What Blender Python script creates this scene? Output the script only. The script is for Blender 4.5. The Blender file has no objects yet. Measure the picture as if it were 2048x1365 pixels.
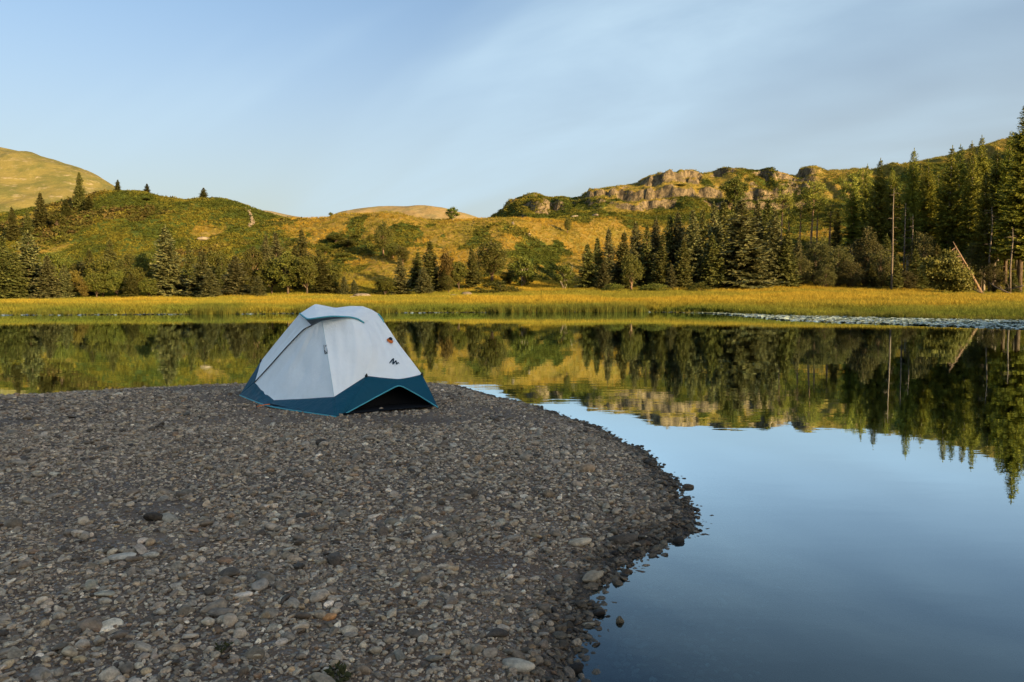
import bpy, bmesh, math, random
import numpy as np
from mathutils import Vector, Matrix, Quaternion
from mathutils.bvhtree import BVHTree

# ------------------------------------------------------------------ camera, sky, sun, exposure
sc = bpy.context.scene
COL = sc.collection
F = 28.0 / 36.0 * 2048.0          # focal length in photograph pixels
CAM_H = 1.6                       # metres above the lake
HORIZON = 590.0
PITCH = math.atan((682.5 - HORIZON) / F)
cam_d = bpy.data.cameras.new('camera')
cam_d.lens = 28.0; cam_d.sensor_width = 36.0
cam_d.clip_start = 0.05; cam_d.clip_end = 8000.0
cam = bpy.data.objects.new('camera', cam_d)
cam.location = (0, 0, CAM_H)
cam.rotation_euler = (math.pi / 2 - PITCH, 0, 0)
COL.objects.link(cam)
sc.camera = cam

SUN_EL = math.radians(13.0)
SUN_AZ = math.radians(136.0)      # clockwise from +Y (view direction): to the right and behind the camera
SUN_DIR = Vector((math.sin(SUN_AZ) * math.cos(SUN_EL), math.cos(SUN_AZ) * math.cos(SUN_EL), math.sin(SUN_EL)))
sun_d = bpy.data.lights.new('sun', 'SUN')
sun_d.energy = 5.0; sun_d.angle = math.radians(0.6); sun_d.color = (1.0, 0.70, 0.36)
sun = bpy.data.objects.new('sun', sun_d)
sun.rotation_euler = SUN_DIR.to_track_quat('Z', 'Y').to_euler()
sun.location = (60, -60, 60)
COL.objects.link(sun)

world = bpy.data.worlds.new('World'); sc.world = world; world.use_nodes = True
wn = world.node_tree; wn.nodes.clear()
def wnode(t, **kw):
    n = wn.nodes.new(t)
    for k, v in kw.items(): setattr(n, k, v)
    return n
w_out = wnode('ShaderNodeOutputWorld'); w_bg = wnode('ShaderNodeBackground')
w_bg.inputs['Strength'].default_value = 0.088
sky = wnode('ShaderNodeTexSky', sky_type='NISHITA', sun_disc=False)
sky.sun_elevation = SUN_EL; sky.sun_rotation = SUN_AZ
sky.altitude = 200; sky.air_density = 1.0; sky.dust_density = 3.0; sky.ozone_density = 1.8
tc = wnode('ShaderNodeTexCoord'); sep = wnode('ShaderNodeSeparateXYZ')
wn.links.new(tc.outputs['Generated'], sep.inputs[0])
def wmath(op, a, b=None, c=None):
    n = wnode('ShaderNodeMath', operation=op)
    for i, v in enumerate((a, b, c)):
        if v is None: continue
        if isinstance(v, (int, float)): n.inputs[i].default_value = v
        else: wn.links.new(v, n.inputs[i])
    return n.outputs[0]
zz = wmath('ADD', wmath('MAXIMUM', sep.outputs['Z'], 0.0), 0.45)
cx = wmath('DIVIDE', sep.outputs['X'], zz); cy = wmath('DIVIDE', sep.outputs['Y'], zz)
comb = wnode('ShaderNodeCombineXYZ')
wn.links.new(cx, comb.inputs[0]); wn.links.new(cy, comb.inputs[1])
def cloud_layer(rot, scale, loc, nscale, detail, rough, lo, hi):
    m0 = wnode('ShaderNodeMapping'); m0.inputs['Rotation'].default_value = (0, 0, rot)
    wn.links.new(comb.outputs[0], m0.inputs[0])
    mp = wnode('ShaderNodeMapping'); mp.inputs['Scale'].default_value = scale; mp.inputs['Location'].default_value = loc
    wn.links.new(m0.outputs[0], mp.inputs[0])
    nz = wnode('ShaderNodeTexNoise'); nz.inputs['Scale'].default_value = nscale
    nz.inputs['Detail'].default_value = detail; nz.inputs['Roughness'].default_value = rough
    nz.inputs['Distortion'].default_value = 0.35
    wn.links.new(mp.outputs[0], nz.inputs['Vector'])
    rg = wnode('ShaderNodeMapRange', interpolation_type='SMOOTHSTEP')
    rg.inputs['From Min'].default_value = lo; rg.inputs['From Max'].default_value = hi
    wn.links.new(nz.outputs['Fac'], rg.inputs['Value'])
    return rg.outputs[0]
CLOUD_LOC = (-0.93, 1.02, 0.0)
c_big = cloud_layer(math.radians(34), (0.55, 1.5, 1), CLOUD_LOC, 0.9, 4.0, 0.5, 0.47, 0.61)
c_fine = cloud_layer(math.radians(26), (0.7, 1.9, 1), (7.3, 2.2, 0), 2.2, 8.0, 0.56, 0.20, 0.80)
cl = wmath('MULTIPLY', c_big, wmath('MULTIPLY_ADD', c_fine, 0.7, 0.35))
cl = wmath('MULTIPLY', cl, 0.80)
hz_ = wnode('ShaderNodeMapRange', interpolation_type='SMOOTHSTEP')      # dust near the horizon, all the way round
wn.links.new(sep.outputs['Z'], hz_.inputs['Value'])
hz_.inputs['From Min'].default_value = 0.42; hz_.inputs['From Max'].default_value = 0.02
hz_.inputs['To Min'].default_value = 0.0; hz_.inputs['To Max'].default_value = 0.5
mixh = wnode('ShaderNodeMix', data_type='RGBA')
wn.links.new(hz_.outputs[0], mixh.inputs['Factor'])
wn.links.new(sky.outputs[0], mixh.inputs[6]); mixh.inputs[7].default_value = (2.6, 2.4, 2.2, 1)
mixc = wnode('ShaderNodeMix', data_type='RGBA')
wn.links.new(cl, mixc.inputs['Factor'])
wn.links.new(mixh.outputs[2], mixc.inputs[6]); mixc.inputs[7].default_value = (2.75, 3.65, 4.35, 1)
wn.links.new(mixc.outputs[2], w_bg.inputs['Color']); wn.links.new(w_bg.outputs[0], w_out.inputs[0])

sc.view_settings.view_transform = 'Standard'; sc.view_settings.look = 'None'
sc.view_settings.exposure = 1.32; sc.view_settings.gamma = 1.0
sc.view_settings.use_curve_mapping = False
sc.cycles.max_bounces = 7; sc.cycles.diffuse_bounces = 3; sc.cycles.glossy_bounces = 3
sc.cycles.transparent_max_bounces = 8; sc.cycles.transmission_bounces = 3
sc.cycles.caustics_reflective = False; sc.cycles.caustics_refractive = False
sc.cycles.use_adaptive_sampling = True; sc.cycles.adaptive_threshold = 0.015
sc.cycles.use_denoising = True

# ------------------------------------------------------------------ helpers
def at(u, v, d):
    """point at depth d (metres along +Y) on the line of sight of photograph pixel (u, v)"""
    x = (u - 1024.0) / F; z = -(v - 682.5) / F
    y2 = math.cos(PITCH) + math.sin(PITCH) * z
    z2 = -math.sin(PITCH) + math.cos(PITCH) * z
    return Vector((x / y2 * d, d, CAM_H + z2 / y2 * d))

def on_water(u, v, z=0.0):
    x = (u - 1024.0) / F; zc = -(v - 682.5) / F
    y2 = math.cos(PITCH) + math.sin(PITCH) * zc
    z2 = -math.sin(PITCH) + math.cos(PITCH) * zc
    t = (z - CAM_H) / z2
    return (x * t, y2 * t)

def _hash(ix, iy, seed):
    h = (ix.astype(np.int64) * 374761393 + iy.astype(np.int64) * 668265263 + seed * 1442695041) & 0xFFFFFFFF
    h = ((h ^ (h >> 13)) * 1274126177) & 0xFFFFFFFF
    h = h ^ (h >> 16)
    return (h & 0xFFFFFF) / float(0xFFFFFF)

def vnoise(x, y, seed=0):
    x = np.asarray(x, float); y = np.asarray(y, float)
    ix = np.floor(x); iy = np.floor(y); fx = x - ix; fy = y - iy
    fx = fx * fx * fx * (fx * (fx * 6 - 15) + 10); fy = fy * fy * fy * (fy * (fy * 6 - 15) + 10)
    a = _hash(ix, iy, seed); b = _hash(ix + 1, iy, seed); c = _hash(ix, iy + 1, seed); d = _hash(ix + 1, iy + 1, seed)
    return (a * (1 - fx) + b * fx) * (1 - fy) + (c * (1 - fx) + d * fx) * fy

def fbm(x, y, octaves=4, seed=0, gain=0.5):
    s = 0.0; amp = 1.0; tot = 0.0; f = 1.0
    for i in range(octaves):
        s = s + amp * vnoise(np.asarray(x) * f + 17.3 * i, np.asarray(y) * f - 9.1 * i, seed + i * 31)
        tot += amp; amp *= gain; f *= 2.03
    return s / tot * 2 - 1

def smooth(a, b, x):
    t = np.clip((np.asarray(x, float) - a) / (b - a), 0, 1)
    return t * t * (3 - 2 * t)

def make_mesh(name, verts, faces, smooth_shade=False):
    """verts (n,3); faces: an (m,k) array or a list of tuples"""
    me = bpy.data.meshes.new(name)
    verts = np.asarray(verts, dtype=np.float32)
    if isinstance(faces, np.ndarray):
        m, k = faces.shape
        me.vertices.add(len(verts)); me.vertices.foreach_set('co', verts.ravel())
        me.loops.add(m * k); me.loops.foreach_set('vertex_index', faces.astype(np.int32).ravel())
        me.polygons.add(m); me.polygons.foreach_set('loop_start', np.arange(0, m * k, k, dtype=np.int32))
        me.update(calc_edges=True)
    else:
        me.from_pydata([tuple(v) for v in verts.tolist()], [], faces); me.update()
    if smooth_shade:
        me.polygons.foreach_set('use_smooth', np.ones(len(me.polygons), dtype=bool))
    return me

def obj(name, mesh, mat=None, parent=None, label=None, cat=None, group=None, kind=None):
    o = bpy.data.objects.new(name, mesh)
    if mat is not None and mesh is not None and len(mesh.materials) == 0: mesh.materials.append(mat)
    COL.objects.link(o)
    if parent is not None: o.parent = parent
    if label: o['label'] = label
    if cat: o['category'] = cat
    if group: o['group'] = group
    if kind: o['kind'] = kind
    return o

def grid_faces(nu, nv):
    i = np.arange(nu - 1)[:, None]; j = np.arange(nv - 1)[None, :]
    a = (i * nv + j).ravel(); b = ((i + 1) * nv + j).ravel()
    return np.stack([a, b, b + 1, a + 1], axis=1)

class Mat:
    def __init__(self, name):
        self.m = bpy.data.materials.new(name); self.m.use_nodes = True
        self.t = self.m.node_tree; self.t.nodes.clear()
        self.out = self.n('ShaderNodeOutputMaterial')
    def n(self, t, **kw):
        nd = self.t.nodes.new(t)
        for k, v in kw.items(): setattr(nd, k, v)
        return nd
    def l(self, a, b): self.t.links.new(a, b)
    def set(self, sock, v):
        if isinstance(v, bpy.types.NodeSocket): self.l(v, sock)
        elif isinstance(v, (tuple, list)) and len(v) == 3 and sock.type == 'RGBA': sock.default_value = (*v, 1)
        else: sock.default_value = v
    def math(self, op, a, b=None, clamp=False):
        nd = self.n('ShaderNodeMath', operation=op, use_clamp=clamp)
        self.set(nd.inputs[0], a)
        if b is not None: self.set(nd.inputs[1], b)
        return nd.outputs[0]
    def coord(self, which='Object'): return self.n('ShaderNodeTexCoord').outputs[which]
    def mapping(self, vec, scale=(1, 1, 1), rot=(0, 0, 0)):
        mp = self.n('ShaderNodeMapping'); self.l(vec, mp.inputs[0])
        mp.inputs['Scale'].default_value = scale; mp.inputs['Rotation'].default_value = rot
        return mp.outputs[0]
    def noise(self, vec, scale, detail=4, rough=0.55, dist=0.0):
        nd = self.n('ShaderNodeTexNoise'); self.l(vec, nd.inputs['Vector'])
        nd.inputs['Scale'].default_value = scale; nd.inputs['Detail'].default_value = detail
        nd.inputs['Roughness'].default_value = rough; nd.inputs['Distortion'].default_value = dist
        return nd.outputs['Fac']
    def ramp(self, v, lo, hi, a=0.0, b=1.0):
        nd = self.n('ShaderNodeMapRange', interpolation_type='SMOOTHSTEP'); self.set(nd.inputs['Value'], v)
        nd.inputs['From Min'].default_value = lo; nd.inputs['From Max'].default_value = hi
        nd.inputs['To Min'].default_value = a; nd.inputs['To Max'].default_value = b
        return nd.outputs[0]
    def mix(self, f, a, b, blend='MIX'):
        nd = self.n('ShaderNodeMix', data_type='RGBA', blend_type=blend)
        self.set(nd.inputs['Factor'], f); self.set(nd.inputs[6], a); self.set(nd.inputs[7], b)
        return nd.outputs[2]
    def attr(self, name, typ='GEOMETRY', out='Fac'):
        nd = self.n('ShaderNodeAttribute', attribute_name=name, attribute_type=typ)
        return nd.outputs[out]
    def bump(self, h, strength, dist):
        nd = self.n('ShaderNodeBump'); self.l(h, nd.inputs['Height'])
        nd.inputs['Strength'].default_value = strength; nd.inputs['Distance'].default_value = dist
        return nd.outputs[0]
    def bsdf(self, color, rough=0.7, spec=0.3, normal=None, translucent=0.0, metallic=0.0):
        p = self.n('ShaderNodeBsdfPrincipled')
        self.set(p.inputs['Base Color'], color); self.set(p.inputs['Roughness'], rough)
        p.inputs['Specular IOR Level'].default_value = spec; p.inputs['Metallic'].default_value = metallic
        if normal is not None: self.l(normal, p.inputs['Normal'])
        if translucent > 0:
            t = self.n('ShaderNodeBsdfTranslucent'); self.set(t.inputs['Color'], color)
            mx = self.n('ShaderNodeMixShader'); mx.inputs[0].default_value = translucent
            self.l(p.outputs[0], mx.inputs[1]); self.l(t.outputs[0], mx.inputs[2]); self.l(mx.outputs[0], self.out.inputs[0])
        else:
            self.l(p.outputs[0], self.out.inputs[0])
        return self.m

def scatter(name, pts, rots, scales, idx, tint, meshes, parent=None, label=None, cat=None, kind='stuff'):
    """one 'stuff' object: shares a handful of meshes over many points (geometry nodes)"""
    n = len(pts)
    src = bpy.data.collections.new(name + '_source')
    for i, me in enumerate(meshes):
        src.objects.link(bpy.data.objects.new('%s_%02d' % (name + '_piece', i), me))
    me = bpy.data.meshes.new(name)
    me.vertices.add(n); me.vertices.foreach_set('co', np.asarray(pts, np.float32).ravel())
    def add(nm, typ, data, fld):
        a = me.attributes.new(nm, typ, 'POINT'); a.data.foreach_set(fld, data)
    add('rot', 'FLOAT_VECTOR', np.asarray(rots, np.float32).ravel(), 'vector')
    add('scl', 'FLOAT_VECTOR', np.asarray(scales, np.float32).ravel(), 'vector')
    add('pick', 'INT', np.asarray(idx, np.int32), 'value')
    add('tint', 'FLOAT_VECTOR', np.asarray(tint, np.float32).ravel(), 'vector')
    me.update()
    o = obj(name, me, None, parent, label, cat, None, kind)
    ng = bpy.data.node_groups.new(name, 'GeometryNodeTree')
    ng.interface.new_socket('Geometry', in_out='INPUT', socket_type='NodeSocketGeometry')
    ng.interface.new_socket('Geometry', in_out='OUTPUT', socket_type='NodeSocketGeometry')
    N = ng.nodes.new; L = ng.links.new
    gi = N('NodeGroupInput'); go = N('NodeGroupOutput')
    ci = N('GeometryNodeCollectionInfo'); ci.inputs['Collection'].default_value = src
    ci.inputs['Separate Children'].default_value = True; ci.inputs['Reset Children'].default_value = True
    iop = N('GeometryNodeInstanceOnPoints'); iop.inputs['Pick Instance'].default_value = True
    def na(nm, t):
        x = N('GeometryNodeInputNamedAttribute'); x.data_type = t; x.inputs['Name'].default_value = nm
        return [s for s in x.outputs if s.enabled][0]
    L(gi.outputs[0], iop.inputs['Points']); L(ci.outputs[0], iop.inputs['Instance'])
    L(na('pick', 'INT'), iop.inputs['Instance Index'])
    e2r = N('FunctionNodeEulerToRotation'); L(na('rot', 'FLOAT_VECTOR'), e2r.inputs[0])
    L(e2r.outputs[0], iop.inputs['Rotation']); L(na('scl', 'FLOAT_VECTOR'), iop.inputs['Scale'])
    L(iop.outputs[0], go.inputs[0])
    md = o.modifiers.new('scatter', 'NODES'); md.node_group = ng
    return o

def tube(pts, radii, sides=7, cap=True):
    pts = [Vector(p) for p in pts]; n = len(pts); V = []; Fc = []
    for i, p in enumerate(pts):
        t = (pts[min(i + 1, n - 1)] - pts[max(i - 1, 0)])
        if t.length < 1e-9: t = Vector((0, 0, 1))
        t.normalize()
        a = t.cross(Vector((0, 0, 1)) if abs(t.z) < 0.9 else Vector((1, 0, 0))).normalized(); b = t.cross(a)
        for k in range(sides):
            an = 2 * math.pi * k / sides
            V.append(p + (a * math.cos(an) + b * math.sin(an)) * radii[i])
    for i in range(n - 1):
        for k in range(sides):
            k2 = (k + 1) % sides
            Fc.append((i * sides + k, i * sides + k2, (i + 1) * sides + k2, (i + 1) * sides + k))
    if cap:
        Fc.append(tuple(range(sides))[::-1]); Fc.append(tuple((n - 1) * sides + k for k in range(sides)))
    return V, Fc

class Soup:
    """collects faces of several tubes and cards into one mesh of one part"""
    def __init__(self): self.v = []; self.f = []
    def add(self, V, Fc):
        o = len(self.v); self.v.extend([tuple(x) for x in V]); self.f.extend([tuple(i + o for i in fc) for fc in Fc])
    def tube(self, pts, radii, sides=7): self.add(*tube(pts, radii, sides))
    def mesh(self, name, smooth_shade=True):
        me = bpy.data.meshes.new(name); me.from_pydata(self.v, [], self.f); me.update()
        if smooth_shade: me.polygons.foreach_set('use_smooth', np.ones(len(me.polygons), dtype=bool))
        return me

rng = np.random.default_rng(7)

# ------------------------------------------------------------------ terrain across the lake
def lerp_knots(u, knots):
    k = np.array(knots, float)
    x, y = k[:, 0], k[:, 1]
    # monotone-ish cubic (Catmull-Rom slopes, limited)
    d = np.diff(y) / np.diff(x)
    m = np.empty_like(y); m[0] = d[0]; m[-1] = d[-1]
    m[1:-1] = np.where(d[:-1] * d[1:] > 0, 2 * d[:-1] * d[1:] / (d[:-1] + d[1:] + 1e-12), 0)
    u = np.clip(u, x[0], x[-1])
    i = np.clip(np.searchsorted(x, u) - 1, 0, len(x) - 2)
    h = x[i + 1] - x[i]; t = (u - x[i]) / h
    return ((2*t**3 - 3*t**2 + 1) * y[i] + (t**3 - 2*t**2 + t) * h * m[i] + (-2*t**3 + 3*t**2) * y[i+1] + (t**3 - t**2) * h * m[i+1])

SHORE_R = [(-1500, 52), (-400, 58), (0, 64), (300, 66), (620, 70), (900, 73), (1250, 76), (1400, 72), (1560, 63), (1750, 57), (2048, 50), (2450, 44), (3300, 40)]
TREE_R = [(-1500, 96), (0, 104), (400, 106), (800, 110), (1150, 112), (1500, 115), (1800, 118), (2048, 118), (2450, 112), (3300, 105)]
TREE_V = [(-1500, 600), (0, 602), (300, 600), (600, 594), (800, 591), (1000, 582), (1150, 578), (1500, 576), (1800, 582), (2048, 588), (3300, 588)]
MID_R = [(-1500, 150), (400, 152), (620, 138), (1000, 138), (1200, 150), (1600, 160), (3300, 160)]
MID_V = [(-1500, 500), (0, 505), (250, 500), (400, 505), (520, 520), (620, 530), (760, 512), (900, 505), (1000, 490), (1100, 510), (1250, 520), (1400, 510), (1600, 505), (1800, 500), (2048, 470), (3300, 440)]
NEAR_R = [(-1500, 195), (0, 190), (520, 195), (600, 180), (700, 168), (1000, 165), (1150, 172), (1300, 190), (1600, 198), (3300, 198)]
NEAR_V = [(-1500, 470), (-400, 445), (0, 428), (100, 412), (180, 397), (240, 386), (290, 386), (330, 396), (375, 403), (420, 402), (455, 401), (490, 409), (520, 421), (560, 433), (600, 440), (640, 438), (690, 430), (720, 427), (760, 425), (800, 428), (860, 438), (990, 438), (1060, 441), (1130, 445), (1200, 445), (1300, 438), (1420, 430), (1550, 435), (1700, 430), (1850, 400), (2048, 380), (3300, 340)]
DIP_R = [(-1500, 225), (0, 220), (600, 210), (1000, 195), (1150, 195), (1300, 206), (1600, 214), (3300, 214)]
DIP_V = [(-1500, 520), (0, 480), (300, 450), (600, 500), (990, 470), (1050, 450), (1130, 440), (1200, 432), (1300, 420), (1420, 412), (1550, 415), (1700, 408), (1850, 375), (2048, 350), (3300, 310)]
CRAG_R = [(-1500, 260), (900, 252), (1100, 246), (1500, 246), (1800, 250), (3300, 252)]
CRAG_V = [(-1500, 560), (600, 540), (900, 490), (985, 437), (1000, 428), (1015, 410), (1040, 398), (1070, 392), (1100, 400), (1130, 400), (1160, 398), (1180, 386), (1230, 376), (1270, 370), (1300, 358), (1320, 351), (1380, 348), (1460, 343), (1550, 348), (1582, 353), (1600, 344), (1620, 339), (1650, 344), (1720, 341), (1790, 332), (1830, 325), (1900, 309), (1985, 284), (2100, 262), (2400, 230), (3300, 220)]

def elev(v, d):
    z = -(v - 682.5) / F
    y2 = math.cos(PITCH) + math.sin(PITCH) * z; z2 = -math.sin(PITCH) + math.cos(PITCH) * z
    return CAM_H + z2 / y2 * d

def terrain_raw(u, r):
    """smooth ground height at bearing u and depth r (same-shape arrays)"""
    rs = lerp_knots(u, SHORE_R); rt = lerp_knots(u, TREE_R); rm = lerp_knots(u, MID_R)
    rn = lerp_knots(u, NEAR_R); rd = lerp_knots(u, DIP_R); rc = lerp_knots(u, CRAG_R)
    x = (u - 1024) / F * r
    rs = rs + 2.6 * fbm(x / 9, r * 0 + 3, 3, 5)
    R = np.stack([rs - 12, rs, rs + 5, rt, rm, rn, rd, rc, rc + 40, rc + 200])
    zt = elev(lerp_knots(u, TREE_V), rt)
    zc = elev(lerp_knots(u, CRAG_V), rc)
    Z = np.stack([rs * 0 - 1.5, rs * 0 - 0.02, rs * 0 + 0.35, zt, elev(lerp_knots(u, MID_V), rm), elev(lerp_knots(u, NEAR_V), rn),
                  elev(lerp_knots(u, DIP_V), rd), zc, zc - 6, zc - 60])
    D = np.diff(Z, axis=0) / np.diff(R, axis=0)
    M = np.empty_like(Z); M[0] = D[0]; M[-1] = D[-1]
    prod = D[:-1] * D[1:]
    M[1:-1] = np.where(prod > 0, 2 * prod / (D[:-1] + D[1:] + 1e-12), 0)
    z = np.where(r <= R[0], Z[0], Z[-1])
    for k in range(len(R) - 1):
        sel = (r > R[k]) & (r <= R[k + 1])
        h = R[k+1] - R[k]; t = np.clip((r - R[k]) / h, 0, 1)
        zz_ = (2*t**3 - 3*t**2 + 1) * Z[k] + (t**3 - 2*t**2 + t) * h * M[k] + (-2*t**3 + 3*t**2) * Z[k+1] + (t**3 - t**2) * h * M[k+1]
        z = np.where(sel, zz_, z)
    return z, rs, rt, rn, rd, rc

def terrain(u, r):
    u = np.asarray(u, float); r = np.asarray(r, float)
    x = (u - 1024) / F * r
    crag_u = smooth(985, 1030, u)
    # joints break the rock faces into blocks: shift the profile in depth
    cell = 4.0 * fbm(x / 6.0, r / 30, 2, 71) + 1.3 * np.sign(fbm(x / 1.9, r / 16, 1, 83)) * np.abs(fbm(x / 1.9, r / 16, 1, 83)) ** 0.4
    ck = crag_u * smooth(195, 222, r) * (1 - smooth(262, 285, r))
    rc = lerp_knots(u, CRAG_R)
    z, rs, rt, rn, rd, rc = terrain_raw(u, np.where(r > 190, np.minimum(r + cell * ck * smooth(0, 8, rc - r), np.maximum(r, rc)), r))
    hill = smooth(rt - 4, rt + 25, r)
    meadow = smooth(rs, rs + 8, r) * (1 - hill)
    far = 1 - smooth(rc, rc + 30, r)
    nearridge = np.exp(-((r - rn) / 9.0) ** 2) * (u < 1180)
    n1 = fbm(x / 26, r / 26, 4, 11)
    z = z + hill * far * (1.9 * n1 * (1 - 0.75 * nearridge) * (1 - 0.6 * ck))
    z = z + hill * far * 0.5 * fbm(x / 6, r / 6, 3, 23)
    z = z + meadow * 0.16 * fbm(x / 5, r / 9, 3, 29)
    # bands of cliff
    rockzone = ck * smooth(-0.05, 0.22, fbm(x / 12, r / 10, 3, 41) + 0.22) * (1 - smooth(1575, 1640, u) * 0.75)
    b = 4.6
    wob = 4.2 * fbm(x / 11, r / 16, 3, 47)
    q = (z + wob) / b; fl = np.floor(q); fr = q - fl
    st = np.clip((fr - 0.56) / 0.2, 0, 1); st = st * st * (3 - 2 * st)
    zt_ = (fl + 0.32 * fr + 0.68 * st) * b - wob
    z = z + rockzone * (zt_ - z) * 0.95
    z = z + rockzone * (0.55 * fbm(x / 1.7, r / 1.7, 3, 59) + 1.5 * (0.32 - np.abs(fbm(x / 3.4, r / 5.0, 3, 61))))
    return z, dict(rs=rs, rt=rt, rn=rn, rd=rd, rc=rc, hill=hill, rock=rockzone, x=x)

def ground_z(u, r):
    z, _ = terrain(np.array([float(u)]), np.array([float(r)])); return float(z[0])

us = np.concatenate([np.arange(-1400, -200, 25), np.arange(-200, 2250, 4.0), np.arange(2250, 3300, 25)])
rsx = np.concatenate([np.arange(36, 118, 1.1), np.arange(118, 196, 0.75), np.arange(196, 262, 0.4), np.arange(262, 300, 2.0), np.arange(300, 460, 12)])
U, R_ = np.meshgrid(us, rsx, indexing='ij')
Z_, info = terrain(U, R_)
X_ = (U - 1024) / F * R_
verts = np.stack([X_, R_, Z_], -1).reshape(-1, 3)
ter_me = make_mesh('hillside_ground', verts, grid_faces(len(us), len(rsx)), True)
def cover_masks(u, r, inf):
    """how much bracken / meadow grass / heath stands here (0..1)"""
    x = inf['x']
    n = fbm(x / 15, r / 15, 4, 101); n2 = fbm(x / 5, r / 8, 3, 103)
    left = 1 - smooth(500, 640, u); crag = smooth(985, 1120, u) * smooth(176, 196, r)
    br = left * smooth(-0.75, -0.3, n + 0.35 * n2) + (1 - left) * (1 - crag) * smooth(0.0, 0.22, n * 0.8 + 0.6 * n2 - 0.18) + crag * smooth(-0.25, 0.1, n + 0.3 * n2 + 0.45 * (1 - smooth(205, 232, r)) - 0.22)
    br = np.maximum(br, smooth(1520, 1600, u) * smooth(-0.5, -0.1, n) * (1 - smooth(225, 240, r)))
    br = br * inf['hill']
    heath = smooth(0.08, 0.4, fbm(x / 10, r / 10, 3, 107) + 0.15 * n2) * (0.35 + 0.65 * left) * (1 - crag) * inf['hill']
    meadow = smooth(inf['rs'], inf['rs'] + 4, r) * (1 - inf['hill'])
    return br, meadow, heath
br, mdw, hth = cover_masks(U, R_, info)
ca = ter_me.color_attributes.new('cover', 'FLOAT_COLOR', 'POINT')
ca.data.foreach_set('color', np.stack([br, mdw, hth, info['rock']], -1).reshape(-1, 4).astype(np.float32).ravel())

m = Mat('hillside_cover')
co = m.coord('Object')
cov = m.n('ShaderNodeSeparateColor'); m.l(m.attr('cover', 'GEOMETRY', 'Color'), cov.inputs[0])
n_a = m.noise(co, 0.22, 6, 0.62); n_b = m.noise(co, 1.1, 5, 0.65); n_c = m.noise(co, 0.06, 3, 0.5)
dry = m.mix(m.ramp(n_a, 0.35, 0.65), (0.27, 0.175, 0.028), (0.18, 0.145, 0.024))
dry = m.mix(m.ramp(n_b, 0.5, 0.72), dry, (0.32, 0.225, 0.075))
green = m.mix(m.ramp(n_b, 0.35, 0.65), (0.035, 0.058, 0.010), (0.085, 0.105, 0.016))
heath_c = m.mix(m.ramp(n_b, 0.4, 0.65), (0.075, 0.075, 0.022), (0.13, 0.10, 0.035))
c = m.mix(m.ramp(m.math('ADD', cov.outputs[0], m.math('MULTIPLY', m.math('SUBTRACT', n_b, 0.5), 0.9)), 0.35, 0.6), dry, green)
c = m.mix(m.ramp(m.math('ADD', cov.outputs[2], m.math('MULTIPLY', m.math('SUBTRACT', n_b, 0.5), 0.8)), 0.4, 0.65), c, heath_c)
mead = m.mix(m.ramp(n_a, 0.38, 0.62), (0.20, 0.18, 0.022), (0.34, 0.22, 0.025))
c = m.mix(cov.outputs[1], c, mead)
geo = m.n('ShaderNodeNewGeometry'); sx = m.n('ShaderNodeSeparateXYZ'); m.l(geo.outputs['Normal'], sx.inputs[0])
n_r = m.noise(m.mapping(co, (1.0, 1.0, 0.45)), 0.9, 7, 0.68); n_r2 = m.noise(m.mapping(co, (1, 1, 0.3)), 3.2, 5, 0.65)
rock_c = m.mix(m.ramp(n_r, 0.36, 0.66), (0.068, 0.055, 0.034), (0.25, 0.19, 0.105))
rock_c = m.mix(m.ramp(n_r2, 0.55, 0.75), rock_c, (0.045, 0.04, 0.03))
steep = m.ramp(m.math('ADD', sx.outputs[2], m.math('MULTIPLY', m.math('SUBTRACT', n_b, 0.5), 0.35)), 0.86, 0.70)
alpha = m.n('ShaderNodeAttribute', attribute_name='cover')
c = m.mix(m.math('MULTIPLY', steep, m.ramp(alpha.outputs['Alpha'], 0.15, 0.5)), c, rock_c)
hsum = m.math('ADD', n_b, m.math('MULTIPLY', n_r2, 0.5))
HILL_MAT = m.bsdf(c, 0.95, 0.1, m.bump(hsum, 1.0, 0.6))
obj('hillside_ground', ter_me, HILL_MAT, kind='structure')

# far fells, each its own piece of terrain
def far_fell(name, dist, depth, knots, foot_v, seed, cols):
    u0, u1 = knots[0][0], knots[-1][0]
    uu = np.linspace(u0, u1, 170); tt = np.linspace(0, 1, 60)
    UU, TT = np.meshgrid(uu, tt, indexing='ij')
    rr = dist - depth * (1 - TT) * 1.0
    rr = np.where(TT > 0.8, dist + (TT - 0.8) * depth * 2, dist - depth * (1 - TT / 0.8))
    top = elev(lerp_knots(UU, knots), dist); foot = elev(foot_v, dist - depth)
    prof = np.where(TT <= 0.8, np.sin(np.clip(TT / 0.8, 0, 1) * math.pi / 2) ** 1.2, 1 - ((TT - 0.8) / 0.2) ** 2 * 0.8)
    xx = (UU - 1024) / F * rr
    zz_ = foot + (top - foot) * prof + (fbm(xx / (depth * .22), rr / (depth * .22), 5, seed)) * depth * 0.045 * np.sin(np.clip(TT, 0, 0.8) / 0.8 * math.pi)
    me = make_mesh(name, np.stack([xx, rr, zz_], -1).reshape(-1, 3), grid_faces(len(uu), len(tt)), True)
    mm = Mat(name); cc = mm.coord('Object')
    k = 1.0 / depth
    a = mm.noise(cc, 9 * k, 7, 0.66); b = mm.noise(mm.mapping(cc, (1, 1, 2.5)), 30 * k, 8, 0.72)
    col = mm.mix(mm.ramp(a, 0.38, 0.62), cols[0], cols[1])
    col = mm.mix(mm.ramp(b, 0.53, 0.70), col, cols[2])
    mat = mm.bsdf(col, 0.95, 0.1, mm.bump(b, 0.6, depth * 0.01))
    obj(name, me, mat, kind='structure')
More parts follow.
